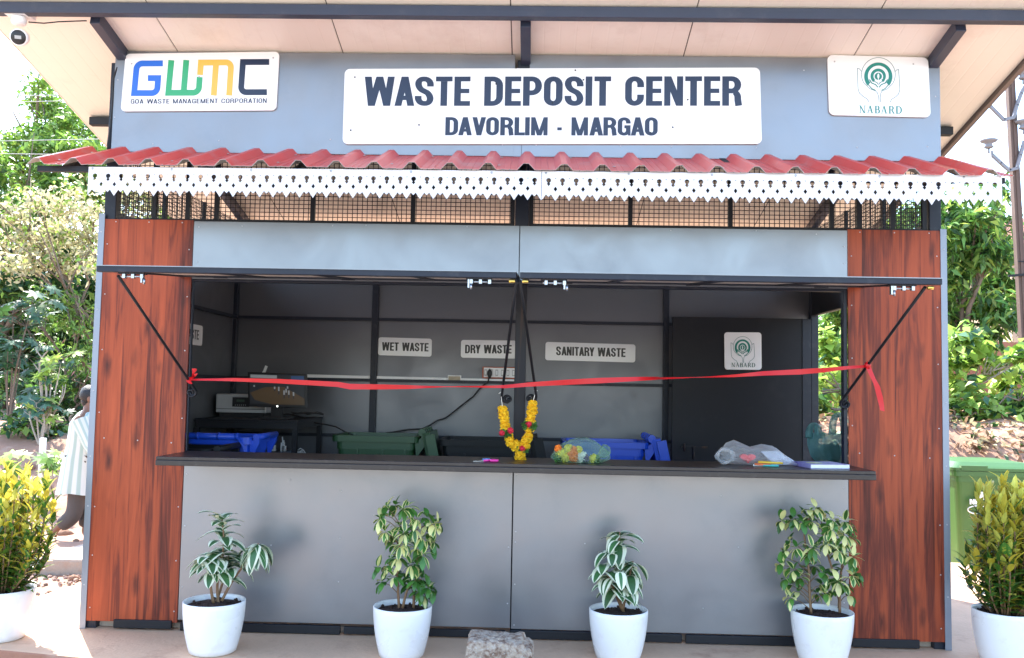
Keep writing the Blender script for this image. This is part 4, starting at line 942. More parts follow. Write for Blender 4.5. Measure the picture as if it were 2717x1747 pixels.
for q, mm, r in (((1725, 1405), OR, .032), ((1725, 1465), OR, .034), ((1700, 1440), OR, .028), ((1640, 1425), YB_, .034), ((1665, 1455), YB_, .034), ((1690, 1390), YB_, .028), ((1785, 1440), WHF, .030), ((1770, 1455), WHF, .026), ((1800, 1478), PUR, .028), ((1860, 1465), YB_, .028), ((1620, 1390), OR, .024), ((1880, 1480), LG, .026), ((1620, 1475), LG, .03), ((1760, 1395), YB_, .024)):
    m = MB(); p = at(z5(*q), -.25); p.z = max(p.z, CZ+r*.9); pom(m, p, r*.92, 60); m.build("flower", mm, t)
# clear bag
t = thing("plastic_bag", "clear crumpled plastic bag with pens and a red heart shape inside, lying flat", "bag", (1.4, -.15, CZ))
a = at(zr(640, 1300), -.13).x; b = at(zr(1300, 1400), -.16).x
R_ = lambda s: a+(b-a)*s
film = plastic("clear film", (.84, .85, .85), .22)
prof = [(0, .055, .02, .03), (.06, .065, .055, .045), (.16, .075, .07, .07), (.26, .06, .06, .09), (.38, .055, .05, .10), (.52, .06, .055, .11), (.66, .058, .052, .11), (.80, .035, .03, .09), (.92, .014, .010, .06), (1, .006, .003, .03)]
m = MB(); vs = []; n = 24
for i, (s, zc_, hz, hy) in enumerate(prof):
    for j in range(n):
        an = 2*pi*j/n; k = 1+.16*mnoise.noise((s*9, cos(an)*2, sin(an)*2+4))
        z = zc_+hz*sin(an)*k; vs.append((R_(s)+.012*mnoise.noise((an, s*5, 2)), -.16+hy*cos(an)*k, CZ+max(.001, z)))
m.add(vs, [(i*n+j, i*n+(j+1) % n, (i+1)*n+(j+1) % n, (i+1)*n+j) for i in range(len(prof)-1) for j in range(n)], 0, True); m.build("bag_skin", film, t)
m = MB(); c = at(zr(700, 1315), -.18); 
for k in range(2): m.tube([(c.x-.01+.045*cos(2*pi*j/16)*(1+.1*mnoise.noise((j, 0, k))), -.19-.012*k, CZ+.05+.036*sin(2*pi*j/16)) for j in range(16)], [.010+.005*sin(j*1.7+k) for j in range(16)], 7, closed=True)
m.build("bag_handle", film, t)
m = MB(); c = at(zr(880, 1345), -.24); RD = mat("red plastic", (.62, .02, .04), .35)
hp_ = [Vector((16*sin(u)**3, 13*cos(u)-5*cos(2*u)-2*cos(3*u)-cos(4*u))) for u in [2*pi*i/28 for i in range(28)]]
m.prism([Vector((c.x, -.235, CZ+.045))+Vector((p.x*.0027, 0, p.y*.0017)) for p in hp_], (0, .03, 0)); m.build("heart_shape", RD, t, .006)
m = MB()
for x0_, x1_, z, mi in ((.93, 1.12, .012, 0), (.94, 1.16, .03, 1), (1.0, 1.2, .022, 2)): pass
for i, (qa, qb, mi) in enumerate((((920, 1405), (1120, 1418), 0), ((960, 1375), (1160, 1385), 1), ((930, 1392), (1060, 1400), 2), ((1000, 1408), (1125, 1412), 3))):
    p, q = at(zr(*qa), -.25-.004*i), at(zr(*qb), -.25-.004*i); p.z = max(p.z, CZ+.007); q.z = max(q.z, CZ+.007); m.tube([p, q], .006, 8, mi)
m.build("pens", [G['white'], mat("yellow pen", (.7, .45, .03), .4), mat("orange pen", (.7, .15, .05), .4), mat("teal pen", (.05, .40, .36), .4)], t)
m = MB(); p, q = at(zr(985, 1250), -.10), at(zr(1290, 1395), -.10); m.prism([(p.x, -.10, CZ+.07), (p.x+.10, -.07, CZ+.075), (q.x, -.10, CZ+.006), (q.x-.16, -.20, CZ+.004)], (0, 0, .004)); m.build("paper_sheaf", mat("pale paper", (.62, .66, .74), .6), t)
# book
t = thing("notebook", "purple covered notebook lying at the right end of the counter", "notebook", (1.78, -.1, CZ))
c = [atz(zr(*q), CZ+.002) for q in ((1390, 1427), (1710, 1429), (1570, 1352), (1285, 1352))]
A_, B2, C2, D2 = c; C2 = A_+(B2-A_)*.60+Vector((-.02, .20, 0))+(B2-A_)*.32; D2 = A_+Vector((-.045, .20, 0))
for q in (A_, B2, C2, D2): q.z = CZ+.001
dz = lambda p, z: Vector((p.x, p.y, CZ+z))
m = MB().prism([dz(p, .0005) for p in (A_, B2, C2, D2)], (0, 0, .002)).prism([dz(p, .0225) for p in (A_, B2, C2, D2)], (0, 0, .002)).prism([dz(A_, .0026), dz(D2, .0026), dz(D2, .0224), dz(A_, .0224)], (-.003, 0, 0)); m.build("cover", mat("purple cover", (.10, .05, .32), .5, spec=.25, col2=(.32, .34, .50), vscale=9), t)
ins = lambda p: p+((A_+B2+C2+D2)/4-p)*.02
m = MB().prism([dz(ins(p), .0028) for p in (A_, B2, C2, D2)], (0, 0, .0194)); m.build("pages", mat("white pages", (.80, .80, .78), .7), t)
m = MB(); e = (A_+B2+C2+D2)/4-(B2-A_)*.18; m.add([dz(e+Vector((.045*cos(k*pi/8), .05*sin(k*pi/8), 0)), .0249) for k in range(16)], [tuple(range(16))]); m.build("cover_print", mat("yellow green print", (.45, .50, .12), .35), t)
# scissors
t = thing("scissors", "small pink and blue handled scissors lying on the counter", "scissors", (-.13, -.1, CZ))
PK = mat("pink plastic", (.80, .04, .33), .35); BL = mat("light blue plastic", (.12, .35, .75), .35)
c = atz(z5(1150, 1466), CZ+.01)
m = MB(); m.tube([(c.x+.026+.020*cos(2*pi*k/14), c.y+.0+.016*sin(2*pi*k/14), CZ+.008) for k in range(14)], .007, 8, closed=True); m.tube([(c.x+.005, c.y, CZ+.008), (c.x-.03, c.y-.015, CZ+.007)], .006); m.build("handle", PK, t)
m = MB(); m.tube([(c.x-.014+.020*cos(2*pi*k/14), c.y+.020+.016*sin(2*pi*k/14), CZ+.010) for k in range(14)], .006, 8, closed=True); m.build("handle", BL, t)
m = MB(); m.prism([(c.x-.03, c.y-.02, CZ+.004), (c.x-.02, c.y-.012, CZ+.004), (c.x-.085, c.y-.055, CZ+.004)], (0, 0, .003)); m.build("blade", G['chrome'], t)
# teal bag by the doorway
t = thing("plastic_bag", "teal plastic carrier bag with tied handles by the open doorway", "bag", (2.2, 1.0, .96))
fx = plastic("teal film", (.26, .58, .58), .42)
q0 = at(zr(1375, 1230), 1.0); q1 = at(zr(1690, 1230), 1.0); cx = (q0.x+q1.x)/2; hw = (q1.x-q0.x)/2
zz = lambda v: at(zr(1530, v), 1.0).z
m = bagmesh([((cx+.01, 1.0, zz(1400)), hw*.55, .11), ((cx, 1.0, zz(1330)), hw*.86, .14), ((cx, 1.0, zz(1250)), hw*1.0, .15), ((cx, 1.0, zz(1190)), hw*.98, .13), ((cx, 1.0, zz(1140)), hw*.9, .09)], 5.2, .012, cap=False); m.build("bag_skin", fx, t)
m = MB()
for cxh, v0, hgt, wv in ((1415, 1180, 110, 40), (1615, 1150, 165, 50)):
    pts = []
    for k in range(13):
        u = pi*k/12; q = at(zr(cxh-wv*cos(u), v0-hgt*sin(u)**.8), .98); pts.append(q)
    m.tube(pts, [.016+.010*abs(cos(pi*k/12)) for k in range(13)], 8)
m.build("bag_handle", fx, t)
m = MB()
for k in range(16): p = Vector((cx+rnd.uniform(-.08, .08), 1.0+rnd.uniform(-.06, .06), zz(1340)+rnd.uniform(0, .07))); m.ball(p, .035, 6, jit=.3)
m.build("contents", mat("dark leafy waste", (.03, .06, .04), .8, island=.5), t)

# ------------------------------------------------------------------ stone block
t = None
m = MB(); N_ = 10
bm = bmesh.new(); bmesh.ops.create_cube(bm, size=1); bmesh.ops.subdivide_edges(bm, edges=bm.edges, cuts=26, use_grid_fill=True)
for v in bm.verts:
    p = v.co.copy(); r = max(abs(p.x), abs(p.y), abs(p.z)); k = (abs(p.x)**13+abs(p.y)**13+abs(p.z)**13)**(1/13)
    p = p*(.5/k)
    q = Vector((p.x*.325, p.y*.24, p.z*.38)); nn = mnoise.noise(q*9)*.012+mnoise.noise(q*26)*.006+mnoise.noise(q*75)*.006+mnoise.noise(q*150)*.003
    q += q.normalized()*nn
    if p.z > .2: q.z += .02*(-p.x)
    if p.x > .35 and p.z > .3: q.z -= .02
    v.co = q+Vector((-.03, -.80, .035))
me = bpy.data.meshes.new("stone_block"); bm.to_mesh(me); bm.free(); me.materials.append(G['stone'])
o = bpy.data.objects.new("stone_block", me); COL.objects.link(o); tag(o, "rough grey brown stone block standing in front of the counter", "stone")

# ------------------------------------------------------------------ potted plants
def pot(t, c, r, h, rb):
    m = MB(); pr_ = [(0, .004), (rb*.9, .0), (rb, .006)]
    for k in range(1, 11): s = k/10; pr_.append((rb+(r-rb)*(1-(1-s)**1.9), .006+(h-.006)*s))
    pr_ += [(r-.003, h+.003), (r-.007, h), (r-.010, h-.012), (r-.022, h-.07)]
    m.lathe(pr_, c, 44); m.build("pot", G['pot'], t)
    m = MB(); n = 26; vs = []; rr = r-.0115
    R2 = [0, .3, .55, .8, 1.0]
    for q in R2:
        for j in range(n): a = 2*pi*j/n; vs.append((c[0]+rr*q*cos(a), c[1]+rr*q*sin(a), c[2]+h-.026+.016*(1-q)+(.010*mnoise.noise((q*cos(a)*4, q*sin(a)*4, c[0]*9)) if q < 1 else 0)+rnd.uniform(-.004, .004)*(q < 1)))
    m.add(vs, [(i*n+j, i*n+(j+1) % n, (i+1)*n+(j+1) % n, (i+1)*n+j) for i in range(4) for j in range(n)], 0, True)
    for k in range(40): a = rnd.uniform(0, 6.28); q = rr*math.sqrt(rnd.uniform(0, .8)); m.ball((c[0]+q*cos(a), c[1]+q*sin(a), c[2]+h-.017), rnd.uniform(.004, .011), 5, jit=.3)
    m.build("soil", G['soil'], t)
def leaf(m, base, d, L_, W_, droop, mids=(0, 1), fold=.14, edge=.58, curl=0, n=7, shape=1.0, asym=0):
    """one leaf as a strip; outer columns take the margin material"""
    d = Vector(d).normalized(); side = d.cross(Vector((0, 0, 1)))
    side = side.normalized() if side.length > .05 else Vector((1, 0, 0))
    p = Vector(base); vs = []; dd = d.copy(); step = L_/n
    for i in range(n+1):
        s = i/n; wd = W_*.5*(sin(pi*min(1, s**(.70*shape)))**.68 if 0 < s < 1 else .02)
        up_ = side.cross(dd).normalized()
        if asym: side = (side+up_*asym*.03).normalized()
        for c, fz in ((-1, fold), (-edge, fold*.45), (0, 0), (edge, fold*.45), (1, fold)): vs.append(p+side*(wd*c)+up_*(wd*fz))
        dd = (dd+Vector((0, 0, -1))*(droop/n)).normalized(); p = p+dd*step
    fs = []; b = len(m.v)
    for i in range(n):
        for c in range(4): m.f.append(tuple(b+k for k in (i*5+c, i*5+c+1, (i+1)*5+c+1, (i+1)*5+c))); m.m.append(mids[1] if c in (0, 3) else mids[0]); m.sm.append(True)
    m.v += [tuple(v) for v in vs]
LGV = mat("variegated green", (.060, .165, .055), .38, island=.3, transl=.15, var=.3, vscale=40); LWV = mat("variegated cream margin", (.80, .82, .62), .40, island=.10, transl=.2)
SGV = mat("schefflera green", (.065, .18, .03), .30, island=.4, transl=.15); SCV = mat("schefflera cream", (.78, .74, .30), .32, island=.15, transl=.25)
CYV = mat("croton yellow", (.64, .62, .11), .36, island=.25, transl=.35, var=.3, vscale=30); CGV = mat("croton green", (.055, .15, .022), .32, island=.4, transl=.2, col2=(.36, .34, .04), vscale=55, vsharp=(.55, .62)); COV = mat("croton gold", (.58, .48, .05), .35, island=.3, transl=.3)
GPOT = "white potted plants along the kiosk front"
POTS = []
def potted(name, label, c, r, h, rb):
    t = thing(name, label, "potted plant", (c[0], c[1], 0), GPOT); pot(t, (c[0], c[1], 0), r, h, rb); return t
def stems(t, lst):
    m = MB()
    for pts, r in lst: k = len(pts); m.tube(pts, [r*(1-.55*i/(k-1)) for i in range(k)], 7)
    m.build("stems", G['stem'], t)
def smooth(pts, n=4):
    out = []; P_ = [Vector(p) for p in pts]
    for i in range(len(P_)-1):
        a, b, c, d = P_[max(i-1, 0)], P_[i], P_[i+1], P_[min(i+2, len(P_)-1)]
        for k in range(n): s = k/n; out.append(.5*((2*b)+(c-a)*s+(2*a-5*b+4*c-d)*s*s+(3*b-a-3*c+d)*s**3))
    return out+[P_[-1]]
# 1: cream edged drooping leaves, loose
c1 = (-1.585, -.40); t = potted("potted_plant", "potted plant with long cream edged leaves leaning right, in front of left wood panel", c1, .163, .268, .122)
Y1 = -.40
st_ = [[at(z7(1490, 1180), Y1), at(z7(1480, 1050), Y1), at(z7(1500, 900), Y1), at(z7(1525, 750), Y1), at(z7(1510, 580), Y1)], [at(z7(1455, 1165), Y1-.02), at(z7(1432, 1030), Y1-.03), at(z7(1440, 900), Y1-.03), at(z7(1400, 850), Y1-.05)], [at(z7(1510, 1150), Y1), at(z7(1580, 1020), Y1+.02), at(z7(1680, 880), Y1+.02), at(z7(1760, 760), Y1+.02)], [at(z7(1470, 1170), Y1+.02), at(z7(1530, 980), Y1+.05), at(z7(1560, 830), Y1+.06)]]
st_ = [smooth(s) for s in st_]; stems(t, [(s, .0085) for s in st_])
m = MB(); rg = random.Random(11)
def leafrun(m, s, f0, f1, k, L_, W_, el, droop, rg, az0=0, edge=.52, bias=None):
    for i in range(k):
        f = f0+(f1-f0)*i/max(1, k-1); q = f*(len(s)-1); a = int(min(q, len(s)-2)); p = s[a].lerp(s[a+1], q-a)
        az = az0+i*2.4+rg.uniform(-.4, .4); e = radians(el+rg.uniform(-30, 30)); d = Vector((cos(az)*cos(e), sin(az)*cos(e)*.85, sin(e)))
        if bias: d += Vector(bias)
        sc = rg.uniform(.8, 1.15); leaf(m, p, d, L_*sc, W_*sc, droop*rg.uniform(.7, 1.3), (0, 1), edge=edge)
leafrun(m, st_[0], .34, 1, 34, .140, .082, 20, 1.2, rg); leafrun(m, st_[1], .5, 1, 18, .125, .072, 8, 1.2, rg, 2.5); leafrun(m, st_[2], .55, .85, 4, .10, .036, 10, 1.5, rg, 1.0)
leafrun(m, st_[2], .88, 1, 18, .150, .070, -5, 2.2, rg, .3); leafrun(m, st_[3], .4, 1, 20, .13, .075, 15, 1.2, rg, 1)
for q in ((1640, 975), (1640, 990)): leaf(m, at(z7(1590, 1010), Y1-.02), (1, -.2, .3), .10, .035, 1.6)
m.build("leaves", [LGV, LWV], t)
# 3: same kind, compact
c3 = (.588, -.325); t = potted("potted_plant", "compact potted plant with broad cream edged leaves, right of the stone block", c3, .158, .258, .118)
Y3 = -.325
st_ = [smooth(s) for s in ([at(zc(2065, 1225), Y3), at(zc(2030, 1100), Y3), at(zc(2020, 900), Y3), at(zc(2040, 680), Y3)], [at(zc(2055, 1210), Y3), at(zc(1990, 1050), Y3-.02), at(zc(1930, 900), Y3-.03)], [at(zc(2060, 1210), Y3), at(zc(2090, 1050), Y3), at(zc(2130, 880), Y3-.01)])]
stems(t, [(s, .0085) for s in st_]); m = MB(); rg = random.Random(5)
leafrun(m, st_[0], .28, 1, 36, .135, .082, 12, 1.3, rg); leafrun(m, st_[1], .4, 1, 15, .125, .076, 4, 1.5, rg, 2.6); leafrun(m, st_[2], .4, 1, 15, .125, .076, 4, 1.5, rg, .3)
leaf(m, at(zc(2040, 950), Y3-.1), (.05, -.5, -.25), .105, .062, 1.8, edge=.30); leaf(m, at(zc(1985, 995), Y3-.08), (-.5, -.5, -.1), .11, .05, 2.0, edge=.3); leaf(m, at(zc(2030, 740), Y3-.06), (-.5, -.6, .1), .11, .055, 1.6); leaf(m, at(zc(1945, 820), Y3-.06), (-.7, -.5, -.1), .11, .056, 1.6); leaf(m, at(zc(1990, 830), Y3-.08), (-.1, -.8, .1), .09, .056, 1.8)
m.build("leaves", [LGV, LWV], t)
# 2 and 4: schefflera
def whorl(m, p, d, rg, L_=.068, n=8, cream=.5):
    cream *= .84
    d = Vector(d).normalized(); u = d.orthogonal().normalized(); v = d.cross(u)
    a0 = rg.uniform(0, 6.28)
    for k in range(n):
        a = a0+2*pi*k/n; e = rg.uniform(.12, .45); q = (u*cos(a)+v*sin(a))*cos(e)+d*sin(e)*.55; c = rg.random()
        mids = (1, 1) if c < cream*.5 else ((0, 1) if c < cream else ((1, 0) if c < cream+.12 else (0, 0)))
        s = rg.uniform(.75, 1.15); leaf(m, p+q*.006, q, L_*s, .031*s, rg.uniform(.6, 1.5), mids, edge=.6, n=5, shape=1.25)
def schef(t, zf, Y, trunks, heads, seed):
    rg = random.Random(seed); ss = [smooth([at(zf(*q), Y+dy) for q in T]) for T, dy in trunks]; lst = [(s, .008) for s in ss]; m = MB()
    for (q, dy, cr) in heads:
        p = at(zf(*q), Y+dy); best = min(((p-s[k]).length+max(0, (s[k].z-p.z+.05))*3, s, k) for s in ss for k in range(1, len(s)))
        b = best[1][best[2]]; out = (p-b); mid = b.lerp(p, .5)+Vector((0, 0, .012))
        lst.append(([b, mid, p], .0028)); d = Vector((out.x*1.2, out.y*1.2-.02, .045)).normalized(); whorl(m, p, d, rg, cream=cr)
    stems(t, lst); m.build("leaves", [SGV, SCV], t)
c2 = (-.572, -.385); t = potted("potted_plant", "potted umbrella plant with small yellow green leaf whorls, left of the stone block", c2, .157, .262, .118)
rg = random.Random(21)
H2 = [((450, 510), 0, .5), ((410, 590), -.05, .7), ((430, 560), .03, .3), ((510, 500), .05, .4), ((560, 530), -.05, .6), ((600, 540), .03, .2), ((590, 510), 0, .3), ((660, 590), -.04, .5), ((730, 585), 0, .3), ((770, 630), -.03, .5), ((800, 620), .03, .6), ((440, 680), -.05, .8), ((480, 700), .05, .3), ((575, 690), -.08, .8), ((540, 640), -.02, .5), ((640, 660), -.06, .4), ((690, 720), -.05, .6), ((740, 690), .02, .3), ((770, 750), 0, .4), ((545, 775), -.10, .9), ((580, 760), -.08, .7), ((500, 760), .05, .3), ((660, 790), -.03, .5), ((700, 840), -.06, .7), ((755, 790), .05, .1), ((530, 850), -.04, .5), ((500, 860), .05, .1), ((390, 925), 0, .1), ((465, 910), 0, .2), ((420, 1020), -.03, .2), ((500, 985), -.06, .5), ((560, 960), .02, .1), ((615, 905), -.06, .6), ((650, 900), .0, .3), ((600, 985), .05, .05), ((650, 1010), -.05, .05), ((690, 1000), 0, .05), ((740, 1060), -.02, .1), ((760, 1080), .03, .15), ((680, 1080), -.03, .1), ((700, 1110), .02, .1), ((600, 1040), .05, .05)]
schef(t, zc, -.385, [([(540, 1235), (530, 1100), (528, 950), (535, 820), (545, 640)], 0), ([(635, 1200), (640, 1080), (660, 930), (650, 800), (620, 650), (610, 560)], .02), ([(560, 1200), (600, 1060), (690, 1000)], -.01)], H2, 3)
c4 = (1.695, -.27); t = potted("potted_plant", "bushy potted umbrella plant with cream whorls, in front of right wood panel", c4, .165, .262, .124)
H4 = [((895, 520), -.03, .8), ((850, 530), 0, .5), ((930, 540), .04, .3), ((660, 605), 0, .7), ((720, 600), .03, .4), ((740, 590), -.04, .3), ((800, 610), -.06, .8), ((870, 610), -.05, .7), ((830, 580), .04, .2), ((960, 620), 0, .3), ((1010, 600), -.03, .7), ((1000, 660), -.06, .5), ((1090, 610), 0, .6), ((1110, 640), .02, .5), ((1090, 700), -.04, .8), ((1130, 720), .0, .8), ((1075, 750), -.02, .7), ((710, 740), .03, .2), ((760, 790), -.05, .8), ((690, 810), 0, .7), ((650, 900), .0, .7), ((680, 850), .04, .3), ((870, 790), -.08, .8), ((850, 830), -.05, .7), ((970, 700), -.05, .6), ((960, 760), -.08, .8), ((990, 770), 0, .6), ((920, 740), .04, .2), ((1060, 820), .02, .1), ((1040, 800), -.04, .6), ((1150, 850), -.06, .95), ((1110, 880), .03, .4), ((1140, 980), -.02, .7), ((1170, 960), .04, .2), ((690, 1000), .0, .5), ((740, 940), -.05, .2), ((800, 930), .03, .1), ((780, 990), -.03, .5), ((720, 1040), .03, .4), ((880, 910), .05, .05), ((940, 960), -.04, .3), ((930, 1040), 0, .4), ((990, 930), .04, .1), ((1040, 1020), -.06, .8), ((1000, 990), .0, .1), ((1090, 1040), 0, .2), ((720, 1130), -.03, .6), ((770, 1090), .02, .3), ((960, 1100), -.05, .7), ((900, 1100), .04, .1), ((1120, 1110), .02, .1), ((1010, 1080), .03, .2)]
schef(t, z8, -.27, [([(860, 1235), (850, 1100), (845, 950), (825, 800), (815, 640), (880, 560)], -.02), ([(1055, 1230), (1050, 1080), (1000, 920), (960, 790), (930, 640)], .01), ([(1050, 1200), (1060, 1000), (1080, 820), (1080, 660)], .03)], H4, 8)
# crotons
def croton(label, c, r, h, rb, top, spread, seed, yl, nst=26):
    t = potted("croton_plant", label, c, r, h, rb); rg = random.Random(seed); lst = []; m = MB()
    for i in range(nst):
        a = rg.uniform(0, 6.28); q = math.sqrt(rg.random()); b = Vector((c[0]+cos(a)*q*r*.55, c[1]+sin(a)*q*r*.55, h-.02)); e = radians(90)
        H_ = (top-h)*(.62+.38*rg.random())*(1-.22*q*q)
        if i < 3 or i % 5 == 4: H_ = (top-h)*(.32+.2*rg.random())
        tip = Vector((c[0]+cos(a)*q*spread, c[1]+sin(a)*q*spread, h+H_)); mid = b.lerp(tip, .5)+Vector((cos(a)*q*.07, sin(a)*q*.07, 0))
        s = smooth([b, mid, tip], 5); lst.append((s, .0055)); k = int(17+22*H_)
        for j in range(k):
            f = .10+.90*j/(k-1); u = f*(len(s)-1); n0 = int(min(u, len(s)-2)); p = s[n0].lerp(s[n0+1], u-n0); az = j*2.4+rg.uniform(-.5, .5); el = radians(28+42*f+rg.uniform(-14, 14))
            d = Vector((cos(az)*cos(el), sin(az)*cos(el), sin(el))); zr_ = (p.z-h)/(top-h); x = zr_*.95-.34+rg.uniform(-.42, .42)+yl
            mi = 0 if x < .22 else (1 if rg.random() < .6 else 2)
            leaf(m, p, d, .094*rg.uniform(.75, 1.2), .030*rg.uniform(.8, 1.3), rg.uniform(.3, 1.0), (mi, mi), n=5, fold=.35)
    stems(t, lst); m.build("leaves", [CGV, CYV, COV], t); return t
croton("sunlit yellow green croton in a white pot at the left corner of the kiosk", (-2.83, -.255), .172, .272, .128, .965, .27, 4, .14, 46)
croton("golden leaved croton in a white pot at the right corner of the kiosk", (2.70, -.215), .165, .278, .124, 1.01, .20, 14, .24, 54)

# ------------------------------------------------------------------ trees and shrubs
def leafmat(n, c, isl=.45, tr=.4, rough=.45): return mat(n, c, rough, island=isl, transl=tr)
LM = dict(feather=leafmat("feathery light green leaf", (.22, .37, .065)), mid=leafmat("mid green leaf", (.11, .235, .04)), dark=leafmat("dark green leaf", (.042, .105, .028), .5, .3),
          tan=leafmat("yellow tan leaf", (.54, .50, .29), .4, .4), teal=leafmat("blue green leaf", (.06, .15, .09), .4, .3), mango=leafmat("mango leaf", (.11, .25, .05), .5, .3), lime=leafmat("lime leaf", (.34, .50, .10), .4, .45), pink=leafmat("pink blossom", (.45, .20, .18), .3, .3), litter=leafmat("brown dry leaf", (.26, .17, .10), .5, .2, .8))
def leaves_mesh(name, C_, parent, mats, size, per, seed, spread, asp=.42, droop=.35, mix=None, up=.35, flat=0):
    """leaf clusters: around every centre a spray of small folded leaves of uneven size and tilt"""
    r = np.random.default_rng(seed); C_ = np.array(C_); N = len(C_)*per
    base = np.repeat(C_, per, 0)+r.normal(0, spread*.38, (N, 3))*[1, 1, .75]
    d = r.normal(0, 1, (N, 3)); d[:, 2] = d[:, 2]*.55-droop; d /= np.linalg.norm(d, axis=1)[:, None]
    nrm = r.normal(0, 1, (N, 3)); nrm[:, 2] += up*3; sd = np.cross(d, nrm); sd /= np.linalg.norm(sd, axis=1)[:, None]+1e-9
    nn = np.cross(sd, d); L_ = size*r.uniform(.7, 1.5, N)[:, None]; W_ = L_*asp*r.uniform(.75, 1.2, N)[:, None]
    tip = base+d*L_+np.array([0, 0, -1])*L_*.18; mid = base+d*L_*.48
    v = np.stack([base, mid+sd*W_*.5+nn*W_*.12, tip, mid-sd*W_*.5+nn*W_*.12], 1).reshape(-1, 3)
    me = bpy.data.meshes.new(name); me.vertices.add(4*N); me.vertices.foreach_set("co", v.astype(np.float32).ravel())
    me.loops.add(4*N); me.loops.foreach_set("vertex_index", np.arange(4*N, dtype=np.int32)); me.polygons.add(N)
    me.polygons.foreach_set("loop_start", np.arange(0, 4*N, 4, dtype=np.int32))
    for mm in mats: me.materials.append(mm)
    if len(mats) > 1: me.polygons.foreach_set("material_index", r.choice(len(mats), N, p=mix).astype(np.int32))
    me.update(calc_edges=True)
    o = bpy.data.objects.new(name, me); COL.objects.link(o)
    if parent: o.parent = parent; o.matrix_parent_inverse = parent_inv(parent)
    return o
def crown_pts(blobs, y, dens, seed, dy=1.0, shell=.55):
    """cluster centres in uneven blobs given as (u, v, radius) at display scale, at distance y"""
    r = np.random.default_rng(seed); out = []; k = FPX/1.13445/(y-CAM.y)
    for b in blobs:
        u, v, rad = b[:3]; yy = y+(b[3] if len(b) > 3 else r.uniform(-dy, dy)); c = at(dsp(u, v), yy); R = rad*(yy-CAM.y)/(FPX/1.13445)
        n = max(5, int(dens*R*R*2.6))
        for i in range(n):
            d = r.normal(0, 1, 3); d /= np.linalg.norm(d); q = R*(shell+(1-shell)*r.random())*(1+.22*mnoise.noise(tuple(d*2.1+u)))
            p = np.array(c)+d*q*np.array([1, 1, .9]); out.append(p)
    return [p for p in out if p[2] > terrain(p[0], p[1])+.02]
def limbs(t, name, base, tips, r0, m, seed, wob=.12, rt=.012):
    rg = random.Random(seed); mb = MB(); base = Vector(base)
    fork = base.lerp(sum((Vector(q) for q in tips), Vector())/len(tips), .45)
    tr = [base+(fork-base)*k/4+Vector((rg.uniform(-1, 1), rg.uniform(-1, 1), 0))*wob*.3*(k > 0) for k in range(5)]
    mb.tube(tr, [r0*(1-.08*k) for k in range(5)], 9)
    for q in tips:
        q = Vector(q); s = tr[rg.randint(2, 4)]; pts = [s.lerp(q, k/5)+Vector((rg.uniform(-1, 1), rg.uniform(-1, 1), rg.uniform(-.6, 1)))*wob*(0 < k < 5) for k in range(6)]
        mb.tube(pts, [max(rt, r0*.5*(1-k/5.5)) for k in range(6)], 6)
        for k in range(3):
            a = pts[rg.randint(2, 4)]; b = a+(q-s)*.3+Vector((rg.uniform(-1, 1), rg.uniform(-1, 1), rg.uniform(-.2, .8)))*(q-s).length*.22; mb.tube([a, a.lerp(b, .5)+Vector((0, 0, .05)), b], [r0*.18+.004, r0*.12+.004, .004], 5)
    return mb.build(name, m, t)
GT = "trees and shrubs behind the kiosk"
def tree(name, label, cat, y, blobs, base_u, mats, size, per, dens, spread, seed, r0=.12, bark='bark', mix=None, asp=.42, droop=.35, dy=1.0, shell=.5, tips=7, up=.35, trunk="trunk"):
    b = at(dsp(base_u, 930), y); gz = terrain(b.x, y); base = (b.x, y, gz-.05)
    t = thing(name, label, cat, base, GT); C_ = crown_pts(blobs, y, dens, seed, dy, shell)
    leaves_mesh("crown", C_, t, [LM[k] for k in mats], size, per, seed+1, spread, asp, droop, mix, up)
    rr = random.Random(seed); limbs(t, trunk, base, [C_[rr.randrange(len(C_))] for _ in range(tips)], r0, G[bark], seed)
    return t
# left side
tree("leafy_tree", "tall tree with bright feathery leaves rising behind the left end of the roof", "tree", 13.5, [(105, 225, 42), (140, 270, 48), (185, 300, 50), (70, 330, 45), (120, 350, 60), (190, 370, 60), (250, 380, 60), (30, 330, 30), (60, 400, 55), (150, 430, 60), (240, 450, 60), (10, 400, 40), (330, 420, 60), (420, 470, 70), (110, 290, 35), (85, 190, 24)], 160, ['feather', 'mid'], .15, 26, 46, .36, 31, .18, mix=[.72, .28], asp=.36)
tree("leafy_tree", "tree with pale green crown at the far left edge, behind the yellow tree", "tree", 12, [(10, 420, 55), (60, 470, 50), (-30, 380, 60), (20, 520, 60), (-40, 480, 70), (110, 480, 40)], 0, ['feather', 'mid', 'dark'], .13, 22, 34, .34, 37, .14, mix=[.5, .35, .15])
tree("yellow_tree", "spreading tree with small tan yellow leaves and pale twigs left of the kiosk", "tree", 9.0, [(30, 500, 42), (90, 470, 36), (150, 480, 42), (210, 500, 40), (60, 560, 48), (130, 545, 50), (200, 560, 50), (20, 620, 38), (90, 610, 40), (160, 615, 40), (225, 620, 40), (290, 520, 50), (350, 470, 50), (-30, 560, 50), (270, 600, 40), (180, 440, 24), (300, 440, 40)], 290, ['tan', 'feather', 'lime'], .078, 19, 75, .30, 43, .06, 'bark', mix=[.80, .14, .06], asp=.62, dy=.7, shell=.25, tips=10)
tree("leafy_tree", "dark green dense tree behind the branches of the yellow tree", "tree", 12.5, [(40, 680, 65), (130, 690, 65), (210, 700, 65), (30, 780, 70), (120, 800, 75), (200, 800, 70), (60, 880, 65), (150, 890, 65), (280, 700, 90), (380, 640, 90), (330, 800, 90), (230, 890, 60), (-30, 700, 70), (-20, 850, 70), (60, 600, 60), (160, 590, 60)], 120, ['dark', 'mid'], .15, 28, 52, .42, 53, .18, mix=[.72, .28], dy=.9)
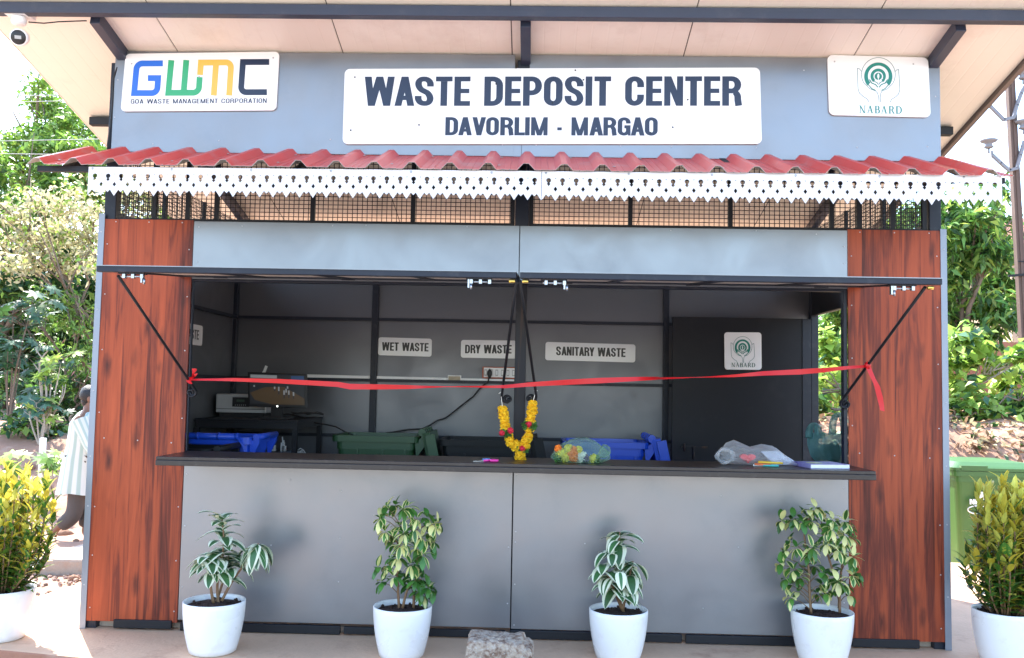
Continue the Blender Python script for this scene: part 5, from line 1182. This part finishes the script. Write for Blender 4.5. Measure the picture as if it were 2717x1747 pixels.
tree("flowering_shrub", "feathery green shrub with few pink blossoms beside the left corner trim", "shrub", 8.6, [(190, 780, 34), (150, 760, 30), (205, 850, 36), (165, 850, 30), (215, 740, 28), (120, 790, 24), (190, 900, 34), (110, 740, 26), (230, 810, 30), (90, 690, 26), (170, 700, 28)], 200, ['feather', 'mid', 'pink'], .10, 22, 42, .25, 61, .05, mix=[.55, .42, .03], asp=.32, dy=.5)
tree("undergrowth_shrub", "dark low shrub in the shade at the foot of the dark tree", "shrub", 8.9, [(30, 960, 42), (90, 960, 38), (150, 960, 36), (200, 950, 36), (20, 900, 36), (120, 1000, 22), (60, 1000, 24), (240, 960, 40), (60, 900, 46), (140, 900, 46), (190, 880, 40)], 110, ['dark', 'mid', 'teal'], .12, 22, 42, .25, 67, .05, mix=[.45, .4, .15], dy=.5)
tree("ground_creeper", "pale sunlit creeper spreading over the dirt bank at left", "creeper", 7.3, [(80, 1000, 20), (120, 1010, 18), (160, 1005, 20), (110, 1035, 14), (40, 995, 16), (150, 1035, 16), (200, 1010, 18), (75, 1030, 12)], 120, ['teal', 'lime', 'mid'], .10, 18, 60, .20, 71, .02, mix=[.4, .3, .3], dy=.35, asp=.7, up=.8)
def palmate(m, p, d, R, n, mi, rg):
    d = Vector(d).normalized(); u = d.orthogonal().normalized(); v = d.cross(u); a0 = rg.uniform(0, 6)
    for k in range(n):
        a = a0+2*pi*(k+.5)/n*.92; q = u*cos(a)+v*sin(a)-d*.18; L_ = R*(1-.3*abs(k-(n-1)/2)/n); s = d.cross(q).normalized()*L_*.19
        m.add([p, p+q*L_*.45+s, p+q*L_, p+q*L_*.45-s], [(0, 1, 2, 3)], mi)
def castor(label, y, heads, base_px, seed, mats, R=.17, bark='barkp'):
    rg = random.Random(seed); b = at(dsp(*base_px), y); b.z = terrain(b.x, y)-.03; t = thing("castor_plant", label, "plant", b, "castor plants left of the kiosk"); m = MB(); s = MB()
    for (u, v, k, rad) in heads:
        c = at(dsp(u, v), y+rg.uniform(-.2, .2)); mid = b.lerp(c, .5)+Vector((rg.uniform(-.05, .05), 0, .04)); s.tube(smooth([b, mid, c], 4), [.016*(1-.08*i) for i in range(9)], 6)
        for i in range(k):
            p = c+Vector((rg.gauss(0, 1), rg.gauss(0, 1), rg.gauss(0, .8)))*rad; s.tube([c, c.lerp(p, .5)+Vector((0, 0, .02)), p], .004, 4)
            palmate(m, p, (rg.gauss(0, .5), rg.gauss(-.35, .4), 1), R*rg.uniform(.7, 1.2), 8, rg.choice((0, 0, 1)), rg)
    m.build("leaves", [LM[k] for k in mats], t); s.build("stems", G[bark], t); return t
castor("large blue green castor plant with star leaves at the left edge", 7.6, [(30, 730, 15, .24), (60, 765, 14, .22), (20, 790, 15, .26), (50, 830, 12, .22), (10, 860, 12, .24), (75, 715, 7, .17)], (20, 990), 5, ['teal', 'dark'], .17, 'bark')
castor("small castor plant with pale star leaves left of the walking person", 6.9, [(122, 862, 5, .10), (142, 850, 5, .10), (108, 880, 3, .08)], (96, 1030), 6, ['lime', 'teal'], .17)
castor("low bright castor seedling at the foot of the bare twigs", 6.8, [(85, 945, 5, .10), (100, 960, 5, .10), (68, 955, 4, .08), (117, 965, 4, .09)], (94, 1032), 9, ['teal', 'lime'], .16)
castor("bright castor seedling behind the left croton", 5.2, [(108, 1080, 5, .08), (128, 1072, 5, .09), (95, 1095, 3, .08), (40, 1080, 4, .08)], (110, 1120), 12, ['lime', 'mid'], .15)
# bare twigs
t = thing("bare_sapling", "leafless pale branching sapling standing on the dirt bank", "sapling", at(dsp(95, 1030), 7.0))
m = MB(); y = 7.0; Pz = lambda u, v: at((u/2.853, 680+v/2.853), y)
for pts, r in (([(362, 1375), (350, 1290), (325, 1200), (318, 1080), (305, 960), (300, 850), (318, 770), (370, 710)], .022), ([(318, 1080), (318, 980), (300, 880), (255, 815)], .012), ([(318, 770), (280, 720), (268, 690)], .010), ([(350, 1290), (352, 1100), (345, 900), (395, 820)], .014), ([(345, 900), (310, 870), (270, 850)], .008), ([(362, 1340), (400, 1210), (440, 1130), (470, 1050), (475, 980)], .014), ([(440, 1130), (480, 1060), (498, 970)], .012), ([(340, 1290), (280, 1230), (190, 1140), (160, 1100)], .013), ([(330, 1275), (250, 1220), (170, 1170)], .010), ([(395, 820), (402, 760)], .006), ([(395, 820), (380, 850), (360, 800)], .006), ([(300, 850), (285, 800)], .006)):
    P_ = [Pz(*q) for q in pts]; k = len(P_); m.tube(smooth(P_, 3), [r*(1-.6*i/((k-1)*3)) for i in range((k-1)*3+1)], 6)
m.build("branches", G['barkp'], t)
m = MB(); rg = random.Random(3)
for q in ((355, 690), (150, 1060), (165, 1085), (375, 695)): palmate(m, Pz(*q), (0, -.5, 1), .09, 7, 0, rg); palmate(m, Pz(q[0]+8, q[1]+8), (.4, -.5, 1), .07, 7, 0, rg)
m.build("leaves", LM['teal'], t)
# right side
mango = [(2235, 500, 34), (2290, 520, 40), (2340, 510, 34), (2250, 570, 42), (2320, 580, 44), (2360, 590, 36), (2230, 640, 44), (2300, 650, 46), (2350, 660, 36), (2240, 710, 44), (2310, 720, 44), (2350, 740, 34), (2190, 560, 50), (2150, 620, 50), (2180, 720, 50), (2120, 520, 45), (2060, 540, 50), (2060, 650, 60), (1990, 700, 60), (1950, 760, 50), (2240, 780, 36), (2330, 450, 20), (2120, 780, 60), (2300, 790, 40), (2270, 450, 30), (2200, 470, 40), (1960, 840, 50)]
tree("mango_tree", "big dense mango tree with drooping leaf clumps right of the kiosk", "tree", 12.0, mango, 2250, ['mango', 'dark', 'lime'], .19, 28, 44, .34, 83, .14, mix=[.62, .16, .22], asp=.33, droop=.75, dy=.8)
tree("bright_shrub", "tall sunlit lime green shrub seen right of the corner trim and through the doorway", "shrub", 7.6, [(2230, 800, 26), (2265, 790, 22), (2290, 830, 22), (2245, 850, 24), (2330, 850, 22), (2370, 870, 26), (2200, 850, 30), (2160, 830, 36), (2110, 860, 40), (2060, 870, 40), (2020, 850, 36), (1975, 860, 38), (1940, 830, 30), (1920, 880, 36), (1960, 920, 36), (2030, 940, 40), (2390, 830, 22), (2260, 905, 20), (2350, 905, 20), (1930, 800, 24)], 2255, ['lime', 'feather', 'teal'], .15, 15, 46, .25, 91, .03, 'barkp', mix=[.55, .32, .13], asp=.8, dy=.5, up=.9, shell=.2)
tree("vine_hedge", "sunlit broad leaved vine hedge behind the green bin at right", "hedge", 6.8, [(2225, 960, 26), (2260, 945, 24), (2300, 950, 26), (2340, 945, 26), (2380, 940, 28), (2230, 1000, 26), (2275, 995, 26), (2320, 1000, 24), (2365, 990, 28), (2395, 970, 30), (2250, 1030, 18), (2300, 1035, 16), (2190, 980, 36), (2130, 960, 40), (2060, 980, 40), (1990, 980, 40), (1930, 970, 36), (2420, 1000, 40), (2380, 1035, 22), (2240, 1060, 14), (2270, 1050, 16), (2345, 1045, 18), (2390, 1065, 14), (1950, 1020, 30), (1900, 930, 24)], 2300, ['lime', 'feather', 'mid', 'teal'], .125, 18, 62, .22, 97, .03, mix=[.42, .28, .2, .10], asp=.85, dy=.35, up=.9, trunk="stems")
# fallen leaves on the bank, rubble on the left
C_ = [(x, y, terrain(x, y)+.02) for x, y in [(rnd.uniform(2.6, 7.5), rnd.uniform(4.3, 6.4)) for _ in range(420)]]
tag(leaves_mesh("fallen_leaves", C_, None, [LM['litter'], LM['tan'], LM['dark']], .10, 9, 5, .2, .5, .1, [.7, .18, .12], .9), kind='stuff')
m = MB()
for k in range(150):
    x, y = rnd.uniform(-7.5, -3.1), rnd.uniform(.9, 7.5)
    m.ball((x, y, terrain(x, y)+.01), rnd.choice((.02, .03, .045, .07)), 6, rnd.randint(0, 1), (1.2, 1, .7), .22)
tag(m.build("rubble", [mat("brown rubble", (.30, .17, .11), .95, var=.3, bump=.5), mat("pale rubble", (.45, .38, .31), .95, var=.3, bump=.5)]), kind='stuff')
m = MB()
for k in range(420):
    x, y = rnd.uniform(-4.3, -3.0), rnd.uniform(.7, 2.3)
    m.ball((x, y, terrain(x, y)+.006), rnd.uniform(.008, .022), 5, 0, (1, 1, .8), .2)
tag(m.build("gravel", mat("mixed gravel", (.34, .24, .19), .95, island=.5)), kind='stuff')
# concrete slabs behind the left corner
m = MB(); a, b = at(z7(262, 868), 2.2), at(z7(600, 862), 2.2); m.box(a.x-.15, b.x+.6, 2.2, 2.75, -.30, -.035)
tag(m.build("concrete_slab", G['concf'], bevel=.02), "low broken concrete kerb slab behind the left corner of the kiosk", "slab")
m = MB(); m.prism([(-4.15, 3.0, -.10), (-3.72, 2.98, -.045), (-3.0, 3.0, -.03), (-3.0, 3.5, -.03), (-4.0, 3.55, -.07)], (0, 0, -.25))
tag(m.build("concrete_slab", G['concf'], bevel=.02), "tilted concrete slab under the walking person's feet", "slab")
m = MB(); p = at((322/2.853+0, 680+1480/2.853), 5.4); m.bar((p.x, 5.4, terrain(p.x, 5.4)-.05), (p.x, 5.4, p.z+.16), .06, .06)
tag(m.build("marker_post", G['white'], bevel=.006), "short white marker post stuck in the dirt bank", "post")
# wall, house behind the right trees
t = thing("house", "cream walled house with tiled roof behind the mango tree at right edge", "house", (14.5, 17.5, terrain(14.5, 17.5)))
wl = mat("cream house wall", (.52, .40, .28), .8, var=.2, vscale=2); rf = mat("clay roof tiles", (.26, .10, .06), .8, var=.3, vscale=8)
zt = at(dsp(2390, 565), 17.5).z
m = MB().box(11.9, 18, 17.5, 23, .5, zt-.2); wa = m.build("wall", wl, t)
m = MB().prism([(11.5, 17.0, zt-.25), (18.5, 17.0, zt-.25), (18.5, 20.2, zt+1.0), (11.5, 20.2, zt+1.0)], (0, 0, .12)).prism([(11.5, 20.2, zt+1.0), (18.5, 20.2, zt+1.0), (18.5, 23.5, zt-.25), (11.5, 23.5, zt-.25)], (0, 0, .12)); m.build("roof", rf, t)
for x in (12.5, 14.6):
    zz_ = at(dsp(2390, 625), 17.5).z; m = MB().box(x-.5, x+.5, 17.44, 17.499, zz_-.65, zz_+.65); w_ = m.build("window", G['white'], t); m = MB().box(x-.42, x-.03, 17.42, 17.439, zz_-.57, zz_+.57).box(x+.03, x+.42, 17.42, 17.439, zz_-.57, zz_+.57); m.build("pane", mat("window glass", (.08, .10, .12), .1), w_)
za = at(dsp(2390, 800), 14).z; m = MB().box(9.6, 22, 14, 14.25, .5, za); tag(m.build("boundary_wall", mat("pink brown plaster", (.36, .17, .11), .85, var=.25, vscale=2, bump=.3), bevel=.02), "pinkish brown plastered wall behind the lime green shrub at right", "wall")
zb = at(dsp(2300, 905), 9.5).z; m = MB().box(6.6, 9.5, 9.5, 9.8, .7, zb+.35).box(4.5, 6.5, 9.6, 9.8, .6, zb+.1)
tag(m.build("retaining_wall", mat("laterite wall", (.34, .14, .09), .9, var=.3, vscale=3, bump=.5), bevel=.02), "red laterite wall glimpsed between the shrub and the vine hedge at right", "wall")
# electric pole with insulators
t = thing("electric_pole", "rusty metal electric pole with white angled cross arms at the right edge", "utility pole", (7.68, 9, .8))
PM = mat("rusty brown pole", (.11, .07, .055), .7, var=.3, vscale=3); AM = mat("grey arm paint", (.20, .205, .23), .5, var=.2); Y = 9.0
top = at(z3(2212, 560), Y); bot = at(z6(2312, 1200), Y); top2 = top+(top-bot)*.25; bot2 = Vector((bot.x+.05, Y, terrain(bot.x, Y)-.1))
m = MB(); m.bar(bot2, top2, .115, .10, up=(0, 1, 0)); m.bar(bot2+Vector((0, -.058, 0)), top2+Vector((0, -.058, 0)), .03, .016, up=(0, 1, 0)); m.build("shaft", PM, t)
m = MB(); q = at(z6(2290, 375), Y); m.box(q.x-.075, q.x+.075, Y-.07, Y+.07, q.z-.01, q.z+.01); q = at(z6(2285, 465), Y); m.bar(q+Vector((-.22, -.07, -.02)), q+Vector((.22, -.07, .02)), .035); m.build("clamp", G['rust'], t)
for pts in ([(2078, 722), (2125, 770), (2172, 818), (2238, 803), (2262, 720), (2290, 640), (2312, 590)], [(2092, 1055), (2150, 1110), (2210, 1162), (2262, 1148), (2285, 1060), (2312, 965)]):
    m = MB(); P_ = [at(z3(*q), Y-.09) for q in pts]
    for a, b in zip(P_[:-1], P_[1:]): m.bar(a, b+(b-a).normalized()*.01, .05, .045)
    m.bar(P_[0]+Vector((0, 0, -.04)), P_[0]+Vector((0, 0, .06)), .03); ar = m.build("cross_arm", AM, t)
for q in ((2070, 990), (2305, 520), (2308, 860)):
    p = at(z3(*q), Y-.09); m = MB(); m.lathe([(0, -.05), (.05, -.05), (.075, -.03), (.05, 0), (.055, .025), (.11, .05), (.135, .075), (.12, .085), (0, .095)], p, 20)
    if q[0] > 2100 or True: m.tube([p+Vector((0, 0, -.13)), p+Vector((0, 0, -.04))], .016, 6)
    m.build("insulator", AM, t)
for (a, b) in (((0, 962), (690, 948)), ((0, 1048), (470, 1054)), ((150, 655), (420, 648)), ((150, 695), (460, 688))):
    p, q = at(z1(*a), 8.2), at(z1(*b), 8.2); d = (q-p).normalized(); m = MB(); m.tube([p-d*3, p, q, q+d*6], .0055, 5)
    tag(m.build("overhead_cable", G['inv']), "thin overhead cable crossing in front of the left trees", "cable", "overhead cables at left")
# thin cable clipped down the left corner and along the roof beam
m = MB(); m.tube([at(z1(800, 460), -.006), at(z1(772, 540), -.012), at(z1(765, 700), -.012), at(z1(752, 850), -.012), at(z1(733, 985), -.012), at(z1(736, 1030), -.012)], .0055, 6)
tag(m.build("camera_cable", G['cable']), "thin black cable clipped down the left corner of the kiosk", "cable")
# security camera
pc = at(z1(125, 225), -.40); t = thing("security_camera", "white dome security camera under the left end of the roof", "security camera", pc)
m = MB(); a, b = at(z1(48, 160), -.40), at(z1(200, 175), -.40); m.box(a.x, b.x, -.45, -.33, soff(-.4)-.06, soff(-.4)-.012); m.lathe([(0, .0), (.035, 0), (.042, -.02), (.036, -.045), (0, -.045)], (pc.x, -.40, soff(-.4)-.06), 16); m.build("mount", G['white'], t, .006)
m = MB(); e = at(z1(125, 255), -.46); dv = Vector((.25, -1, -.35)).normalized(); b0 = e-dv*.02
def can(m, c, d, prof, mi=0, n=24):
    u = d.orthogonal().normalized(); k = d.cross(u); vs = [c+d*z+(u*cos(2*pi*j/n)+k*sin(2*pi*j/n))*r for r, z in prof for j in range(n)]; N_ = len(prof)
    m.add(vs, [(i*n+j, i*n+(j+1) % n, (i+1)*n+(j+1) % n, (i+1)*n+j) for i in range(N_-1) for j in range(n)], mi, True)
can(m, b0, dv, [(.0, -.07), (.03, -.065), (.044, -.04), (.047, .0), (.046, .018), (.040, .021)]); m.build("housing", G['white'], t)
m = MB(); can(m, b0, dv, [(.040, .0205), (.036, .026), (0, .027)]); le = m.build("lens_face", G['blackp'], t)
m = MB(); u_ = dv.cross(Vector((0, 0, 1))).normalized(); v_ = u_.cross(dv); c = b0+dv*.0285; m.add([c-u_*.017-v_*.009, c+u_*.017-v_*.009, c+u_*.017+v_*.009, c-u_*.017+v_*.009], [(0, 1, 2, 3)]); m.build("infrared_window", G['inv'], le)

# ------------------------------------------------------------------ the walking person
YP = 4.0
SK = mat("brown skin", (.20, .095, .055), .55); HR = mat("black hair", (.010, .009, .009), .5, var=.5, vscale=60, bump=.5, bscale=120); TRS = mat("dark grey trousers", (.085, .075, .07), .85, var=.3, vscale=8, bump=.3)
SHM = bpy.data.materials.new("green white striped cotton"); SHM.use_nodes = True
T = SHM.node_tree; N = T.nodes; L = T.links; uvn = N.new("ShaderNodeAttribute"); uvn.attribute_name = "around"
mt = N.new("ShaderNodeMath"); mt.operation = 'SINE'; mm_ = N.new("ShaderNodeMath"); mm_.operation = 'MULTIPLY'; mm_.inputs[1].default_value = 15*2*pi
L.new(uvn.outputs["Fac"], mm_.inputs[0]); L.new(mm_.outputs[0], mt.inputs[0]); mr = N.new("ShaderNodeMapRange"); mr.inputs[1].default_value = -.1; mr.inputs[2].default_value = .5; L.new(mt.outputs[0], mr.inputs[0])
mx = N.new("ShaderNodeMix"); mx.data_type = 'RGBA'; mx.inputs[6].default_value = (.62, .66, .62, 1); mx.inputs[7].default_value = (.38, .50, .45, 1); L.new(mr.outputs[0], mx.inputs[0]); L.new(mx.outputs[2], N["Principled BSDF"].inputs["Base Color"]); N["Principled BSDF"].inputs["Roughness"].default_value = .85
P4 = lambda zf, x, y: at(zf(x, y), YP)
foot = P4(z7, 545, 745); gzp = foot.z
head = P4(z4, 612, 1425); hx = head.x
per = thing("person", "person in a green striped shirt walking behind the left corner of the kiosk", "person", (hx, YP, gzp))
def skin(name, nodes, edges, m, parent, sub=2):
    me = bpy.data.meshes.new(name); me.from_pydata([n[0] for n in nodes], edges, []); o = bpy.data.objects.new(name, me); COL.objects.link(o)
    o.modifiers.new("skin", 'SKIN'); lay = me.skin_vertices[0] if me.skin_vertices else None
    if not me.skin_vertices:
        bpy.context.view_layer.objects.active = o
        with bpy.context.temp_override(object=o, active_object=o): bpy.ops.mesh.customdata_skin_add()
        lay = me.skin_vertices[0]
    for i, n in enumerate(nodes): lay.data[i].radius = n[1]; lay.data[i].use_root = (i == 0)
    s = o.modifiers.new("sub", 'SUBSURF'); s.levels = sub; s.render_levels = sub
    bpy.context.view_layer.update(); dg = bpy.context.evaluated_depsgraph_get(); me2 = bpy.data.meshes.new_from_object(o.evaluated_get(dg)); bpy.data.objects.remove(o)
    me2.materials.clear(); me2.materials.append(m)
    for p in me2.polygons: p.use_smooth = True
    o2 = bpy.data.objects.new(name, me2); COL.objects.link(o2); o2.parent = parent; o2.matrix_parent_inverse = parent_inv(parent); return o2
H = head.z+.115-gzp; V = Vector
pel = V((hx-.02, YP, gzp+H*.52)); che = V((hx-.01, YP, gzp+H*.74)); nec = V((hx+.005, YP, gzp+H*.85)); hd = V((hx+.02, YP, gzp+H*.925)); crn = V((hx+.015, YP, gzp+H*.965)); chin = V((hx+.055, YP-.01, gzp+H*.895)); nose = V((hx+.115, YP-.012, gzp+H*.920))
kn1 = V((hx+.06, YP+.08, gzp+H*.28)); an1 = V((foot.x, YP+.08, gzp+.07)); to1 = V((foot.x+.17, YP+.08, gzp+.03))
kn2 = P4(z7, 535, 560); kn2.y -= .08; an2 = P4(z7, 405, 655); an2.y -= .08; to2 = P4(z7, 372, 780); to2.y -= .08
hipA, hipB = pel+V((.0, .09, -.03)), pel+V((.0, -.09, -.03))
shA, shB = che+V((0, .17, .07)), che+V((0, -.17, .07)); elB = V((hx+.12, YP-.19, gzp+H*.63)); wrB = V((hx+.26, YP-.20, gzp+H*.55)); haB = V((hx+.31, YP-.20, gzp+H*.53)); elA = V((hx-.02, YP+.24, gzp+H*.62)); wrA = V((hx-.04, YP+.26, gzp+H*.49))
nodes = [(pel, (.12, .12)), (che, (.13, .14)), (nec, (.052, .052)), (hd, (.082, .088)), (crn, (.074, .080)), (chin, (.038, .042)), (hipA, (.085, .085)), (kn1, (.056, .056)), (an1, (.036, .036)), (to1, (.032, .026)), (hipB, (.085, .085)), (kn2, (.056, .056)), (an2, (.036, .036)), (to2, (.030, .026)), (shB, (.06, .06)), (elB, (.042, .042)), (wrB, (.028, .028)), (haB, (.034, .02)), (shA, (.06, .06)), (elA, (.042, .042)), (wrA, (.028, .028)), (nose, (.014, .014))]
nodes[21] = (V((hx+.098, YP-.012, gzp+H*.918)), (.014, .016))
edges = [(0, 1), (1, 2), (2, 3), (3, 4), (3, 5), (0, 6), (6, 7), (7, 8), (8, 9), (0, 10), (10, 11), (11, 12), (12, 13), (1, 14), (14, 15), (15, 16), (16, 17), (1, 18), (18, 19), (19, 20), (3, 21)]
for i, (dx, dz_) in enumerate(((.03, -.05), (.04, -.045), (.025, -.06), (.01, -.055))):
    nodes.append((haB+V((dx, .012*(i-1.5), dz_)), (.009, .009))); edges.append((17, len(nodes)-1))
nodes.append((haB+V((.04, .0, -.01)), (.009, .009))); edges.append((17, len(nodes)-1))
skin("body", nodes, edges, SK, per)
m = MB(); m.ball(hd+V((-.018, 0, .030)), .104, 20, 0, (1.02, .92, 1.0), .035); m.ball(hd+V((-.045, 0, -.03)), .07, 14, 0, (.8, 1.05, 1.1), .04); m.build("hair", HR, per)
for s in (-1, 1): m = MB(); m.ball(hd+V((.012, s*.083, -.012)), .028, 10, 0, (.7, .4, 1.15)); m.build("ear", SK, per)
for s in (-1, 1):
    m = MB(); m.ball(hd+V((.078, s*.032, .005)), .011, 8); m.build("eye", G['blackp'], per)
tn = [(pel+V((0, 0, .05)), (.125, .13)), (hipA, (.10, .10)), (kn1+V((-.01, 0, 0)), (.083, .085)), (an1+V((-.005, 0, .05)), (.075, .075)), (hipB, (.10, .10)), (kn2, (.09, .09)), (an2+(kn2-an2)*.18, (.080, .075))]
skin("trousers", tn, [(0, 1), (1, 2), (2, 3), (0, 4), (4, 5), (5, 6)], TRS, per)
m = MB(); n = 40; vs = []; ar = []; hem = P4(z7, 520, 412).z
lv = [(nec.z-.005, .062, .062, .005), (nec.z-.035, .10, .12, 0), (che.z+.085, .125, .20, -.005), (che.z+.03, .150, .225, -.012), (che.z-.10, .155, .215, -.02), (pel.z+.15, .155, .205, -.03), (pel.z+.02, .175, .215, -.04), ((pel.z+hem)/2-.02, .195, .225, -.05), (hem, .215, .235, -.055)]
for i, (z, rx, ry, ox) in enumerate(lv):
    for j in range(n):
        a = 2*pi*j/n; f = 1+(.05*i/8)*sin(a*7+i*.3)+.02*sin(a*13); vs.append((hx+ox+cos(a)*rx*f, YP+sin(a)*ry*f, z+.012*sin(a*3)*(i == 8))); ar.append(j/n)
m.add(vs, [(i*n+j, i*n+(j+1) % n, (i+1)*n+(j+1) % n, (i+1)*n+j) for i in range(8) for j in range(n)], 0, True)
for S0, E0, W0 in ((shB, elB, wrB), (shA, elA, wrA)):
    b = len(m.v); m.tube([S0+V((0, 0, .0)), S0.lerp(E0, .5), E0, E0.lerp(W0, .35)], [.085, .075, .07, .078], 16, cap=False); ar += [((k-b) % 16)/16*.6 for k in range(b, len(m.v))]
sh = m.build("shirt", SHM, per, recalc=False); at_ = sh.data.attributes.new("around", 'FLOAT', 'POINT'); at_.data.foreach_set("value", ar)
m = MB(); p = P4(z7, 520, 440); m.box(-.085, .085, -.03, .03, -.10, .12, 0, Matrix.Translation((p.x+.03, YP+.25, p.z)) @ Matrix.Rotation(.12, 4, 'Y')); m.tube([(p.x-.02, YP+.25, p.z+.11), (wrA.x, wrA.y, wrA.z-.03), (p.x+.08, YP+.25, p.z+.11)], .008, 6)
tag(m.build("hand_bag", mat("green cloth bag", (.06, .30, .20), .7), bevel=.02), "green bag held by the walking person below the shirt hem", "bag")
m = MB(); m.tube([at(z1(195, 152), -.40), at(z1(300, 160), -.40), at(z1(400, 150), -.41), at(z1(500, 146), -.41), at(z1(590, 143), -.41)], .004, 5)
tag(m.build("camera_cable", G['cable']), "thin black cable running along the roof beam from the security camera", "cable")
